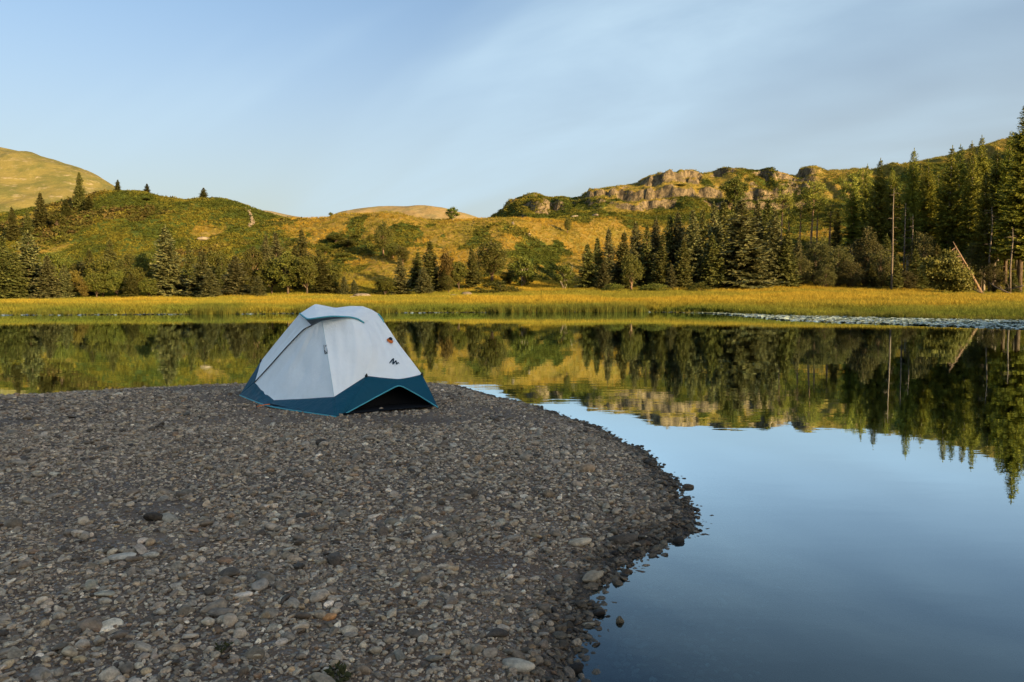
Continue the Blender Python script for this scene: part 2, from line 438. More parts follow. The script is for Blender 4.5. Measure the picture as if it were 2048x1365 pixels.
far_fell('far_fell', 1250, 420, [(-1400, 420), (-700, 330), (-250, 285), (0, 297), (60, 309), (120, 327), (190, 349), (230, 371), (265, 392), (330, 450), (420, 520)], 560, 201,
         [(0.20, 0.165, 0.05), (0.115, 0.115, 0.035), (0.32, 0.26, 0.15)])
far_fell('distant_fell', 1700, 400, [(560, 560), (620, 470), (668, 432), (700, 423), (740, 416), (800, 413), (860, 414), (905, 423), (955, 438), (1040, 480), (1150, 560)], 570, 211,
         [(0.27, 0.19, 0.075), (0.22, 0.18, 0.075), (0.36, 0.26, 0.15)])
far_fell('remote_fell', 2400, 500, [(380, 560), (440, 470), (500, 424), (535, 423), (575, 430), (620, 441), (700, 480), (780, 560)], 570, 221,
         [(0.24, 0.19, 0.10), (0.22, 0.18, 0.09), (0.30, 0.24, 0.16)])

# fell behind the camera; the low sun stands behind it and leaves the beach in shade
HP, HQ = np.meshgrid(np.linspace(-330, 480, 130), np.linspace(22, 330, 70), indexing='ij')
HX = HP * 0.893 + HQ * 0.451; HY = HP * 0.451 - HQ * 0.893
HZ = 44 * smooth(22, 158, HQ) * (0.97 + 0.05 * fbm(HX / 60, HY / 60, 3, 301)) * smooth(-80, 25, HP) * smooth(340, 210, HP) + 1.2 * fbm(HX / 12, HY / 12, 3, 303) * smooth(30, 60, HQ) - 0.6
hx = HP[:, 0]; hy = HQ[0]
me = make_mesh('hill_behind_beach', np.stack([HX, HY, HZ], -1).reshape(-1, 3), grid_faces(len(hx), len(hy)), True)
mm = Mat('fell_grass'); cc = mm.coord('Object')
obj('hill_behind_beach', me, mm.bsdf(mm.mix(mm.ramp(mm.noise(cc, 0.12, 5), 0.4, 0.6), (0.07, 0.08, 0.02), (0.2, 0.15, 0.05)), 0.95, 0.1), kind='structure')

# ------------------------------------------------------------------ lake and its bed
mm = Mat('lake_water'); cc = mm.coord('Object')
fres = mm.n('ShaderNodeFresnel'); fres.inputs['IOR'].default_value = 1.33
w1 = mm.noise(mm.mapping(cc, (0.55, 1.5, 1)), 2.2, 3, 0.5); w2 = mm.noise(mm.mapping(cc, (0.35, 1.1, 1)), 0.55, 2, 0.5)
w3 = mm.ramp(mm.noise(mm.mapping(cc, (0.5, 1.2, 1)), 0.10, 2, 0.5), 0.45, 0.7)
hh = mm.math('ADD', mm.math('MULTIPLY', w1, mm.math('MULTIPLY_ADD', w3, 0.6)), mm.math('MULTIPLY', w2, 1.6))
nrm = mm.bump(hh, 1.0, 0.0011)
mm.l(nrm, fres.inputs['Normal'])
gl = mm.n('ShaderNodeBsdfGlossy'); gl.inputs['Roughness'].default_value = 0.0; gl.inputs['Color'].default_value = (0.76, 0.91, 1.0, 1); mm.l(nrm, gl.inputs['Normal'])
tr = mm.n('ShaderNodeBsdfTransparent'); tr.inputs['Color'].default_value = (0.40, 0.60, 0.72, 1)
mx = mm.n('ShaderNodeMixShader'); mm.l(mm.ramp(fres.outputs[0], 0.03, 0.33, 0.06, 0.97), mx.inputs[0]); mm.l(tr.outputs[0], mx.inputs[1]); mm.l(gl.outputs[0], mx.inputs[2])
mm.l(mx.outputs[0], mm.out.inputs[0])
WATER_MAT = mm.m
me = make_mesh('lake', [(-220, -8, 0), (220, -8, 0), (220, 110, 0), (-220, 110, 0)], [(0, 1, 2, 3)])
obj('lake', me, WATER_MAT, kind='structure')
mm = Mat('lake_mud'); cc = mm.coord('Object')
MUD = mm.bsdf(mm.mix(mm.ramp(mm.noise(cc, 1.2, 5), 0.4, 0.65), (0.018, 0.017, 0.012), (0.035, 0.030, 0.020)), 0.9, 0.1)
me = make_mesh('lake_bed', [(-3000, -3000, -1.45), (3000, -3000, -1.45), (3000, 3000, -1.45), (-3000, 3000, -1.45)], [(0, 1, 2, 3)])
obj('lake_bed', me, MUD, kind='structure')

# ------------------------------------------------------------------ the pebble spit
shore_px = [(920, 775), (1000, 796), (1085, 814), (1160, 843), (1225, 868), (1290, 903), (1340, 943), (1365, 965), (1385, 1000), (1378, 1040), (1370, 1062), (1310, 1086), (1275, 1120), (1245, 1155), (1205, 1195), (1215, 1232), (1180, 1290), (1150, 1362)]
shore = [(-40, 5.0), (-16, 9.0), (-11, 10.9), (-8.1, 12.0), (-6.3, 12.95), (-4.7, 13.7), (-3.2, 14.2), (-2.0, 14.4)] + [on_water(u, v) for u, v in shore_px] + [(0.22, 2.4), (0.35, 1.2), (1.0, -1.0), (2.2, -4.0), (4.0, -9.0), (8, -20), (-40, -20)]
SH = np.array(shore)
def shore_sd(x, y):
    """distance to the waterline, positive on land"""
    x = np.asarray(x, float); y = np.asarray(y, float)
    best = np.full(x.shape, 1e9); ins = np.zeros(x.shape, bool)
    n = len(SH)
    for i in range(n):
        ax, ay = SH[i]; bx, by = SH[(i + 1) % n]
        dx, dy = bx - ax, by - ay; L2 = dx * dx + dy * dy + 1e-12
        t = np.clip(((x - ax) * dx + (y - ay) * dy) / L2, 0, 1)
        best = np.minimum(best, (x - ax - t * dx) ** 2 + (y - ay - t * dy) ** 2)
        cond = ((ay > y) != (by > y))
        xin = (bx - ax) * (y - ay) / ((by - ay) if abs(by - ay) > 1e-9 else 1e-9) + ax
        ins ^= cond & (x < xin)
    d = np.sqrt(best)
    return np.where(ins, d, -d)
def beach_z(x, y):
    sd = shore_sd(x, y) + 0.09 * fbm(np.asarray(x) / 0.45, np.asarray(y) / 0.45, 3, 401) + 0.10 * fbm(np.asarray(x) / 1.3, np.asarray(y) / 1.3, 2, 403)
    sd = sd - 0.055
    land = 0.205 * (1 - np.exp(-np.maximum(sd, 0) / 0.62))
    sea = np.minimum(sd, 0); sea = np.maximum(0.17 * sea, -1.6)
    z = np.where(sd > 0, land, sea)
    z = z + 0.018 * fbm(np.asarray(x) / 0.9, np.asarray(y) / 0.9, 3, 407) * smooth(0, 0.5, sd)
    return z, sd
bxs = np.arange(-22, 11, 0.075); bys = np.arange(-10, 25, 0.075)
BX, BY = np.meshgrid(bxs, bys, indexing='ij')
BZ, BSD = beach_z(BX, BY)
me = make_mesh('pebble_beach', np.stack([BX, BY, BZ], -1).reshape(-1, 3), grid_faces(len(bxs), len(bys)), True)
mm = Mat('beach_grit'); cc = mm.coord('Object')
na = mm.noise(cc, 1.1, 4, 0.6); nb = mm.noise(cc, 26, 6, 0.7)
vo = mm.n('ShaderNodeTexVoronoi', feature='F1'); vo.inputs['Scale'].default_value = 70; mm.l(cc, vo.inputs['Vector'])
vs = mm.n('ShaderNodeSeparateColor'); mm.l(vo.outputs['Color'], vs.inputs[0])
grit = mm.mix(mm.ramp(na, 0.4, 0.62), (0.19, 0.135, 0.090), (0.115, 0.078, 0.052))
grit = mm.mix(mm.ramp(vs.outputs[0], 0.55, 1.0), grit, (0.20, 0.185, 0.165))
grit = mm.mix(mm.ramp(nb, 0.55, 0.75), grit, (0.045, 0.036, 0.030))
sxy = mm.n('ShaderNodeSeparateXYZ'); mm.l(cc, sxy.inputs[0])
wet = mm.ramp(mm.math('ADD', sxy.outputs[2], mm.math('MULTIPLY', mm.math('SUBTRACT', nb, 0.5), 0.03)), 0.015, 0.055, 1.0, 0.0)
grit = mm.mix(wet, grit, (0.045, 0.036, 0.027))
hgt = mm.math('SUBTRACT', mm.math('MULTIPLY', nb, 0.5), vo.outputs['Distance'])
obj_beach = obj('pebble_beach', me, mm.bsdf(grit, mm.math('SUBTRACT', 0.9, mm.math('MULTIPLY', wet, 0.5)), 0.25, mm.bump(hgt, 0.8, 0.012)), kind='structure')

def pebble_mesh(name, seed, sub, flat, angular):
    r = random.Random(seed); bm = bmesh.new()
    bmesh.ops.create_icosphere(bm, subdivisions=sub, radius=1.0)
    a = (1.0, r.uniform(0.62, 0.88), flat * r.uniform(0.85, 1.15))
    planes = [(Vector((r.gauss(0, 1), r.gauss(0, 1), r.gauss(0, 1))).normalized(), r.uniform(0.42, 0.86)) for _ in range(angular)]
    ph = [Vector((r.gauss(0, 1), r.gauss(0, 1), r.gauss(0, 1))) * 1.5 for _ in range(4)]
    for v in bm.verts:
        p = v.co.copy()
        for nrm_, dd in planes:
            e = p.dot(nrm_) - dd
            if e > 0: p -= nrm_ * e * 0.93
        k = 1 + sum(0.055 * math.sin(p.dot(q) + i) for i, q in enumerate(ph))
        v.co = Vector((p.x * a[0], p.y * a[1], p.z * a[2])) * k
    me = bpy.data.meshes.new(name); bm.to_mesh(me); bm.free()
    me.polygons.foreach_set('use_smooth', np.ones(len(me.polygons), dtype=bool))
    return me
def stone_material(name, typ):
    mm = Mat(name); cc = mm.coord('Object')
    t = mm.attr('tint', typ, 'Vector')
    n1 = mm.noise(cc, 1.6, 5, 0.65); n2 = mm.noise(cc, 7, 4, 0.7)
    c = mm.mix(0.75, t, mm.ramp(n1, 0.3, 0.72, 0.5, 1.45), 'MULTIPLY')
    c = mm.mix(mm.ramp(n2, 0.6, 0.78, 0, 0.35), c, (0.42, 0.40, 0.36))
    return mm.bsdf(c, 0.72, 0.3, mm.bump(mm.math('ADD', n1, n2), 0.35, 0.12))
STONE_I = stone_material('loose_stone', 'INSTANCER')
STONE_O = stone_material('stone', 'OBJECT')
peb = [pebble_mesh('pebble_%d' % i, 900 + i, 2, [0.40, 0.46, 0.55, 0.33, 0.6, 0.44][i % 6], [3, 6, 9, 7, 5, 8][i % 6]) for i in range(18)]
for i, p_ in enumerate(peb):
    p_.materials.append(STONE_I)
    if i % 2: p_.polygons.foreach_set('use_smooth', np.zeros(len(p_.polygons), dtype=bool))
PAL = np.array([(0.385, 0.312, 0.222), (0.32, 0.258, 0.182), (0.325, 0.283, 0.215), (0.47, 0.385, 0.28), (0.39, 0.29, 0.18), (0.28, 0.185, 0.112), (0.66, 0.56, 0.42), (0.11, 0.088, 0.065), (0.41, 0.285, 0.155), (0.21, 0.162, 0.112)])
PALW = np.array([.22, .22, .13, .12, .07, .035, .035, .075, .012, .085]); PALW = PALW / PALW.sum()
def in_poly(x, y, poly):
    ins = np.zeros(x.shape, bool); n = len(poly)
    for i in range(n):
        ax, ay = poly[i]; bx, by = poly[(i + 1) % n]
        c_ = ((ay > y) != (by > y)); ins ^= c_ & (x < (bx - ax) * (y - ay) / ((by - ay) or 1e-9) + ax)
    return ins
TENT_POLY = [(-3.70, 11.05), (-3.0, 10.1), (-2.02, 9.3), (-1.05, 9.95), (-1.7, 11.0), (-2.7, 11.8)]
def stones(n, dmin, dmax, smin, smax, seed, patch=0.0, power=2.2, deep=-0.25, edge=None):
    g = np.random.default_rng(seed)
    d = np.sqrt(g.uniform(dmin ** 2, dmax ** 2, n)); k = g.uniform(-0.78, 0.62, n)
    x = k * d; y = d
    z, sd = beach_z(x, y)
    rough = fbm(x / 1.5, y / 1.1, 3, 431)            # where coarse stones lie rather than fine grit
    soil = smooth(0.10, 0.34, fbm(x / 1.3, y / 0.75, 3, 437) - 0.02) * smooth(0.8, 1.5, sd)   # bare gritty patches
    for pu, pv, wx, wy in ((300, 1085, .62, .15), (860, 1026, .22, .05), (1010, 1095, .45, .16)):
        qx, qy = on_water(pu, pv, 0.2); soil = np.maximum(soil, 1.2 * np.exp(-((x - qx) / wx) ** 2 - ((y - qy) / wy) ** 2))
    soil = np.minimum(soil, 1.0)
    keep = (g.uniform(0, 1, n) > 0.78 * soil) & (sd > deep) & (g.uniform(0, 1, n) < np.clip(1 + patch * (rough * 2.2 + 0.10) * 1.0, 0.04, 1)) & ~in_poly(x, y, TENT_POLY)
    if edge is not None: keep &= (sd < edge)
    x, y, z, sd, d = x[keep], y[keep], z[keep], sd[keep], d[keep]; n = len(x)
    s = smin + (smax - smin) * g.uniform(0, 1, n) ** power
    el = g.uniform(0.8, 1.25, n)
    rot = np.stack([g.normal(0, 0.22, n), g.normal(0, 0.22, n), g.uniform(0, 6.283, n)], 1)
    scl = np.stack([s * el, s, s * g.uniform(0.75, 1.2, n)], 1)
    pos = np.stack([x, y, z + s * g.uniform(0.08, 0.36, n)], 1)
    t = PAL[g.choice(len(PAL), n, p=PALW)] * g.uniform(0.55, 1.35, (n, 1)) * (1 + g.normal(0, 0.012, (n, 3)))
    wet_ = 1 - smooth(0.0, 0.085, z + g.normal(0, 0.012, n) - 0.012)
    t = t * (1 - np.where(z < -0.03, 0.5, 0.72) * wet_)[:, None]
    return pos, rot, scl, t, sd
parts_ = [stones(44000, 1.8, 5.2, 0.0045, 0.0095, 1, -0.35), stones(46000, 1.8, 8.5, 0.008, 0.017, 2, -0.1), stones(88000, 1.8, 15, 0.0115, 0.023, 3, 0.55, 2.2, -0.8),
          stones(19000, 1.8, 15, 0.021, 0.042, 4, 1.4, 2.6, -0.8),
          stones(60000, 1.8, 14, 0.014, 0.036, 5, 0.0, 2.0, -0.16, 0.22)]
pos = np.concatenate([p[0] for p in parts_]); rot = np.concatenate([p[1] for p in parts_]); scl = np.concatenate([p[2] for p in parts_]); tin = np.concatenate([p[3] for p in parts_])
scatter('gravel', pos, rot, scl, rng.integers(0, len(peb), len(pos)), tin, peb, obj_beach)

# the 300 stones that show largest, each its own piece of the beach
peb_o = []
for i in range(14):
    q = pebble_mesh('stone_%d' % i, 1900 + i, 3, [0.45, 0.55, 0.62, 0.36, 0.72, 0.5][i % 6], [2, 4, 6, 5, 3, 8][i % 6]); q.materials.append(STONE_O); peb_o.append(q)
spos, srot, sscl, stin, ssd = stones(900, 2.3, 12.5, 0.036, 0.062, 17, 1.0, 2.2, 0.02)
uu_ = 1024 + F * spos[:, 0] / spos[:, 1]
vis = np.where((uu_ > -20))[0]
size_px = sscl[vis, 0] / spos[vis, 1]
vis = vis[np.argsort(-size_px)][:300]
def place_stone(name, mesh, p, r, s, t, parent=None, **kw):
    o = obj(name, mesh, None, parent, **kw); o.location = p; o.rotation_euler = r; o.scale = s; o['tint'] = [float(v) for v in t]
    return o
for j, i in enumerate(vis):
    place_stone('stone', peb_o[j % 14], spos[i], srot[i], sscl[i], stin[i] * 0.85, obj_beach)

def px_stone(name, u, v, half, label, tint, mesh, sx=(1, 1, 1), rz=0.0, sink=0.25, cat='stone', group=None):
    # walk along the sight line until it meets the beach
    best = None
    for d in np.linspace(2.2, 15, 900):
        p = at(u, v, d); z, _ = beach_z(np.array([p.x]), np.array([p.y]))
        if p.z <= max(float(z[0]), 0.0) + half * 0.3: best = (p, float(z[0])); break
    p, z = best
    return place_stone(name, mesh, (p.x, p.y, max(z, -0.05) + half * (0.5 - sink)), (0.1, -0.08, rz), (half * sx[0], half * sx[1], half * sx[2]), (tint[0] * 1.38, tint[1] * 1.25, tint[2] * 1.05), label=label, cat=cat, group=group)
px_stone('rock', 1245, 1078, 0.09, 'dark bulky boulder sunk in the pebbles just above the waterline', (0.05, 0.046, 0.042), peb_o[5], (1.15, 0.9, 0.9), 0.4)
px_stone('rock', 1240, 1240, 0.042, 'pointed dark stone standing in the water off the near shore', (0.09, 0.08, 0.06), peb_o[1], (0.8, 0.7, 1.7), 1.0, 0.0)
px_stone('rock', 1220, 1258, 0.036, 'black wet stone touching the pointed stone in the shallows', (0.035, 0.032, 0.03), peb_o[2], (1, 0.9, 0.8), 2.0)
px_stone('rock', 1228, 1346, 0.028, 'small dark stone alone in the water at the bottom edge', (0.06, 0.05, 0.04), peb_o[3], (1, 0.8, 0.7), 0.2)
px_stone('rock', 1035, 1330, 0.066, 'big pale grey rounded cobble near the bottom edge by the water', (0.30, 0.29, 0.265), peb_o[0], (1.15, 0.85, 0.9), -0.5)
px_stone('rock', 440, 1223, 0.06, 'dark cobble with a shadowed hollow under its left end', (0.13, 0.125, 0.12), peb_o[9], (1.1, 0.8, 0.9), 0.1)
px_stone('rock', 243, 1112, 0.058, 'long flat pale grey cobble beside the dark gritty patch', (0.33, 0.33, 0.315), peb_o[3], (1.3, 0.8, 0.7), 0.05)
px_stone('rock', 301, 1112, 0.04, 'small oval pale cobble just right of the long flat one', (0.30, 0.30, 0.285), peb_o[4], (1.1, 0.8, 0.75), 0.1)
px_stone('rock', 659, 1236, 0.032, 'small rusty orange stone among grey pebbles', (0.34, 0.19, 0.09), peb_o[7], (1, 0.9, 1.0), 0.6)
px_stone('rock', 1186, 1156, 0.075, 'rounded grey boulder at the corner of the shoreline bay', (0.20, 0.185, 0.155), peb_o[2], (1.2, 0.9, 0.9), 0.9)
px_stone('rock', 1160, 1085, 0.07, 'pale buff cobble in front of the dark shoreline boulder', (0.30, 0.28, 0.24), peb_o[0], (1.1, 0.8, 0.8), 0.3)
px_stone('rock', 1172, 938, 0.075, 'round tan boulder alone on the fine gravel right of the tent', (0.24, 0.19, 0.14), peb_o[6], (0.95, 0.9, 1.15), 0.3)
px_stone('rock', 1376, 972, 0.05, 'dark rounded stone at the outermost point of the spit', (0.07, 0.06, 0.05), peb_o[10], (1.2, 0.9, 1.0), 0.3)
px_stone('rock', 1312, 1104, 0.03, 'tiny dark stone standing clear in the water below the spit point', (0.05, 0.045, 0.04), peb_o[11], (1, 0.9, 0.9), 0.3, 0.1)

# ------------------------------------------------------------------ the tent
def P(u, v, d): return at(u, v, d)
GZ = 0.216
def G_(u, v):
    x, y = on_water(u, v, GZ); return Vector((x, y, GZ))
tG, tP2, tP3, tE = G_(479, 791), G_(540, 813.6), G_(672, 834), G_(876, 815.5)
K1, K2, K3, K4, K5, K6 = P(509.5, 766, 10.75), P(547.7, 801, 10.12), P(668, 794.5, 9.38), P(733, 752.5, 9.72), P(798, 758.6, 9.86), P(844, 749.5, 10.12)
LT, tF, tA, tM, tB, tC = P(522, 722.6, 11.0), P(599.4, 627.6, 10.28), P(630.8, 608.5, 10.25), P(671, 616, 10.42), P(725, 613, 10.5), P(756.6, 627.6, 10.6)
tS, tZ, tN, tQ, tW = P(644, 642, 10.05), P(624, 652, 10.08), P(728.5, 646, 10.18), P(701.6, 634.5, 10.06), P(615, 638.5, 9.86)
tP3b = G_(687, 830)
ZIP = [K1, P(540, 733, 10.55), P(574, 695, 10.33), P(607, 661, 10.14), tZ]
SEAM = [K3, P(663, 760, 9.5), P(655, 710, 9.72), P(649, 672, 9.9), tS]
RIDGE = [K4, P(744, 715, 9.84), P(744, 690, 9.92), P(737, 663, 10.05), tN]
RIGHT = [K6, P(822, 720, 10.22), P(799, 690, 10.36), P(777, 657, 10.49), tC]
LEFT = [LT, P(560, 675, 10.64), tF]
LIP = [tW, P(640, 635.5, 9.84), P(665, 633.0, 9.88), tQ + Vector((0, -0.03, 0)), P(716, 638.5, 10.09), P(728, 646, 10.15)]
TOP = [tF, tA, tM, P(700, 612.5, 10.47), tB, P(742, 619, 10.55), tC, 0.15]
def resample(c, n, soft=0.6):
    if c and isinstance(c[-1], (int, float)): soft = c[-1]; c = c[:-1]
    c = [Vector(p) for p in c]
    if len(c) == 2: return [c[0].lerp(c[1], i / (n - 1)) for i in range(n)]
    L = [0.0]
    for a, b in zip(c[:-1], c[1:]): L.append(L[-1] + (b - a).length)
    tot = L[-1]; res = []
    for i in range(n):
        s = tot * i / (n - 1); k = 0
        while k < len(c) - 2 and s > L[k + 1]: k += 1
        t = (s - L[k]) / max(L[k + 1] - L[k], 1e-9)
        p0 = c[max(k - 1, 0)]; p1 = c[k]; p2 = c[k + 1]; p3 = c[min(k + 2, len(c) - 1)]
        lin = p1.lerp(p2, t)
        cr = 0.5 * ((2 * p1) + (p2 - p0) * t + (2 * p0 - 5 * p1 + 4 * p2 - p3) * t * t + (3 * p1 - p0 - 3 * p2 + p3) * t ** 3)
        res.append(lin.lerp(cr, soft))
    return res
def coons(bottom, top, left, right, n=26, mrows=26, sag=0.0, seed=0, wr=0.004):
    b, t, l, r = resample(bottom, n), resample(top, n), resample(left, mrows), resample(right, mrows)
    V = []
    nrm_ = ((b[-1] - b[0]).cross(l[-1] - l[0])); nrm_ = nrm_.normalized() if nrm_.length > 1e-9 else Vector((0, -1, 0))
    rd = random.Random(seed); a1, a2, a3 = rd.uniform(0, 6), rd.uniform(0, 6), rd.uniform(0, 6)
    for i in range(n):
        u_ = i / (n - 1)
        for j in range(mrows):
            v_ = j / (mrows - 1)
            p = (b[i] * (1 - v_) + t[i] * v_) + (l[j] * (1 - u_) + r[j] * u_) - ((b[0] * (1 - u_) + b[-1] * u_) * (1 - v_) + (t[0] * (1 - u_) + t[-1] * u_) * v_)
            e = math.sin(math.pi * u_) * math.sin(math.pi * v_)
            w_ = math.sin(u_ * 19 + v_ * 3 + a1) * 0.5 + math.sin(u_ * 31 - v_ * 5 + a2) * 0.3 + math.sin(u_ * 9 + v_ * 14 + a3) * 0.4
            p = p - nrm_ * sag * e + nrm_ * wr * w_ * e ** 0.5 if e > 0 else p
            V.append(p)
    return V, [tuple(f) for f in grid_faces(n, mrows).tolist()]
def fabric(name, col, rough, spec, trans):
    mm = Mat(name); cc = mm.coord('Object')
    n1 = mm.noise(mm.mapping(cc, (2.2, 2.2, 0.6)), 3.0, 5, 0.6); n2 = mm.noise(cc, 11, 4, 0.6); n3 = mm.noise(cc, 240, 2, 0.5)
    c = mm.mix(mm.ramp(n2, 0.45, 0.75, 0, 0.10), col, tuple(x * 0.7 for x in col))
    return mm.bsdf(c, rough, spec, mm.bump(mm.math('ADD', n1, mm.math('MULTIPLY', n2, 0.25)), 0.9, 0.02), trans)
CANVAS = fabric('white_flysheet', (0.88, 0.94, 0.97), 0.6, 0.3, 0.04)
SKIRT = fabric('teal_skirt', (0.003, 0.066, 0.112), 0.6, 0.2, 0.0)
mm = Mat('teal_piping'); PIPING = mm.bsdf((0.07, 0.36, 0.44), 0.55, 0.3)
mm = Mat('seam_tape'); SEAMT = mm.bsdf((0.42, 0.56, 0.64), 0.7, 0.2)
mm = Mat('black_cord'); BLACK = mm.bsdf((0.008, 0.009, 0.012), 0.6, 0.3)
mm = Mat('inner_tent'); INNER = mm.bsdf((0.006, 0.007, 0.009), 0.9, 0.1)
mm = Mat('orange_cord'); ORANGE = mm.bsdf((0.62, 0.16, 0.03), 0.6, 0.3)
mm = Mat('navy_print'); PRINT = mm.bsdf((0.006, 0.03, 0.055), 0.7, 0.2)
mm = Mat('label_white'); WHITE = mm.bsdf((0.72, 0.74, 0.76), 0.7, 0.2)

tent_c = Vector((-2.42, 10.5, GZ))
tent = obj('tent', None, label='white dome tent with teal skirt pitched on the pebble beach', cat='tent')
tent.empty_display_size = 0.3; tent.location = tent_c
INV = Matrix.Translation(-tent_c)
def tent_part(name, V, Fc, mat, thick=0.004, parent=tent, label=None, smooth_shade=True):
    me = bpy.data.meshes.new(name); me.from_pydata([tuple(INV @ Vector(v)) for v in V], [], Fc); me.update()
    bm = bmesh.new(); bm.from_mesh(me)
    bmesh.ops.remove_doubles(bm, verts=bm.verts, dist=1e-4)
    bmesh.ops.recalc_face_normals(bm, faces=bm.faces)
    bm.to_mesh(me); bm.free()
    if smooth_shade: me.polygons.foreach_set('use_smooth', np.ones(len(me.polygons), dtype=bool))
    o = obj(name, me, mat, parent, label)
    if thick:
        md = o.modifiers.new('thickness', 'SOLIDIFY'); md.thickness = thick; md.offset = 0
    return o
def strand(name, pts, r, mat, n=30, parent=tent, sides=6):
    pts = resample(pts, n); V, Fc = tube(pts, [r] * len(pts), sides)
    return tent_part(name, V, Fc, mat, 0, parent)
DOOR_FLAP = coons([LT, K1], [tF, tZ], LEFT, ZIP, 14, 26, 0.012, 1, 0.006)
tent_part('door_flap', *DOOR_FLAP, CANVAS, 0)
DOOR = coons([K1, K2, K3], [tZ, tS], ZIP, SEAM, 44, 40, 0.03, 2, 0.013)
door = tent_part('door_panel', *DOOR, CANVAS, 0)
FRONT = coons([K3, K4], [tS, tQ, tN], SEAM, RIDGE, 40, 40, 0.03, 3, 0.012)
tent_part('side_panel', *FRONT, CANVAS, 0)
ENDP = coons([K4, K5, K6], [tN, P(742, 633, 10.4), tC], RIDGE, RIGHT, 40, 40, 0.02, 4, 0.012)
endp = tent_part('end_panel', *ENDP, CANVAS, 0)
ROOF = coons(LIP, TOP, [tW, tF], [LIP[-1], tC], 34, 16, 0.0, 5, 0.003)
roof = tent_part('roof_panel', *ROOF, CANVAS, 0)
PB3, PB2 = Vector((-2.75, 11.9, GZ)), Vector((-1.65, 11.05, GZ))
BV, BF = coons([tG, PB3, PB2, tE], TOP, [tG, LT, P(560, 675, 10.64), tF], [tE, K6, P(799, 690, 10.36), tC], 34, 24, -0.1, 6, 0.004)
tent_part('back_panel', BV, [f for f in BF if min(i % 24 for i in f) >= 5], CANVAS, 0)
tent_part('back_skirt', BV, [f for f in BF if min(i % 24 for i in f) < 5], SKIRT)
SK = []
def skirt(b, t, l, r, seed, n=18, mr=10, wr=0.005): return coons(b, t, l, r, n, mr, 0.0, seed, wr)
tent_part('skirt', *skirt([tG, tP2], [K1, K2], [tG, K1], [tP2, K2], 11, 22, 12, 0.012), SKIRT, label='crumpled left end of the teal skirt')
tent_part('skirt', *coons([tG, K1], [tG.lerp(LT, 0.5) , LT], [tG, tG.lerp(LT, 0.5)], [K1, LT], 12, 10, 0, 12, 0.004), SKIRT)
tent_part('skirt', *skirt([tP2, tP3], [K2, K3], [tP2, K2], [tP3, K3], 13, 26, 10), SKIRT)
tent_part('skirt', *skirt([tP3, tP3b], [K3, K4], [tP3, K3], [tP3b, K4], 14, 14, 16), SKIRT)
ARCH = [tP3b, P(740, 801, 9.5), P(790, 774.5, 9.74), P(798, 772.3, 9.78), P(806, 774, 9.79), P(840, 793, 9.84), tE]
tent_part('skirt', *skirt(ARCH, [K4, K5, K6], [tP3b, K4], [tE, K6], 15, 34, 14), SKIRT, label='teal end skirt arched open over the dark inner tent')
strand('hem_piping', [tG, tP2, tP3], 0.008, PIPING, 40)
strand('hem_piping', ARCH, 0.008, PIPING, 40)
strand('awning_piping', [tF] + LIP, 0.010, PIPING, 40)
strand('vent_piping', [P(756, 628, 10.58), P(763, 636, 10.55), P(768, 646, 10.52)], 0.009, PIPING, 12)
strand('zip', [p + Vector((-0.004, -0.008, 0.004)) for p in ZIP], 0.0065, BLACK, 40)
strand('seam', [p + Vector((0, -0.002, 0)) for p in SEAM], 0.0035, SEAMT, 30)
for p in (K4, LT, K6):
    tp = Soup(); tp.tube([p + Vector((0, 0, -0.02)), p + Vector((0.0, -0.012, 0.0)), p + Vector((0.006, -0.02, 0.03))], [0.022, 0.02, 0.006], 7)
    tent_part('pole_tip', tp.v, tp.f, BLACK, 0)
ib = [G_(700, 823), Vector((-1.5, 9.95, GZ)), Vector((-1.02, 9.98, GZ))]
itp = [K4 + Vector((0.06, 0.22, -0.05)), K5 + Vector((0, 0.3, -0.06)), K6 + Vector((-0.1, 0.14, -0.06))]
tent_part('inner_tent', *coons(ib, itp, [ib[0], itp[0]], [ib[-1], itp[-1]], 16, 12, 0.0, 21, 0.004), INNER)
fv = [tG, tP2, tP3, tE, PB2, PB3]
tent_part('groundsheet', [v * 0.96 + tent_c * 0.04 + Vector((0, 0, 0.012)) for v in fv], [tuple(range(6))], INNER, 0.01, smooth_shade=False)
# guy loop with peg at the front corner
strand('guy_cord', [tP2 + Vector((0.0, 0, 0.03)), tP2 + Vector((-0.06, -0.07, 0.03)), tP2 + Vector((-0.13, -0.12, 0.015))], 0.006, ORANGE, 10)
strand('peg', [tP2 + Vector((-0.13, -0.12, 0.05)), tP2 + Vector((-0.12, -0.11, -0.06))], 0.006, BLACK, 4)
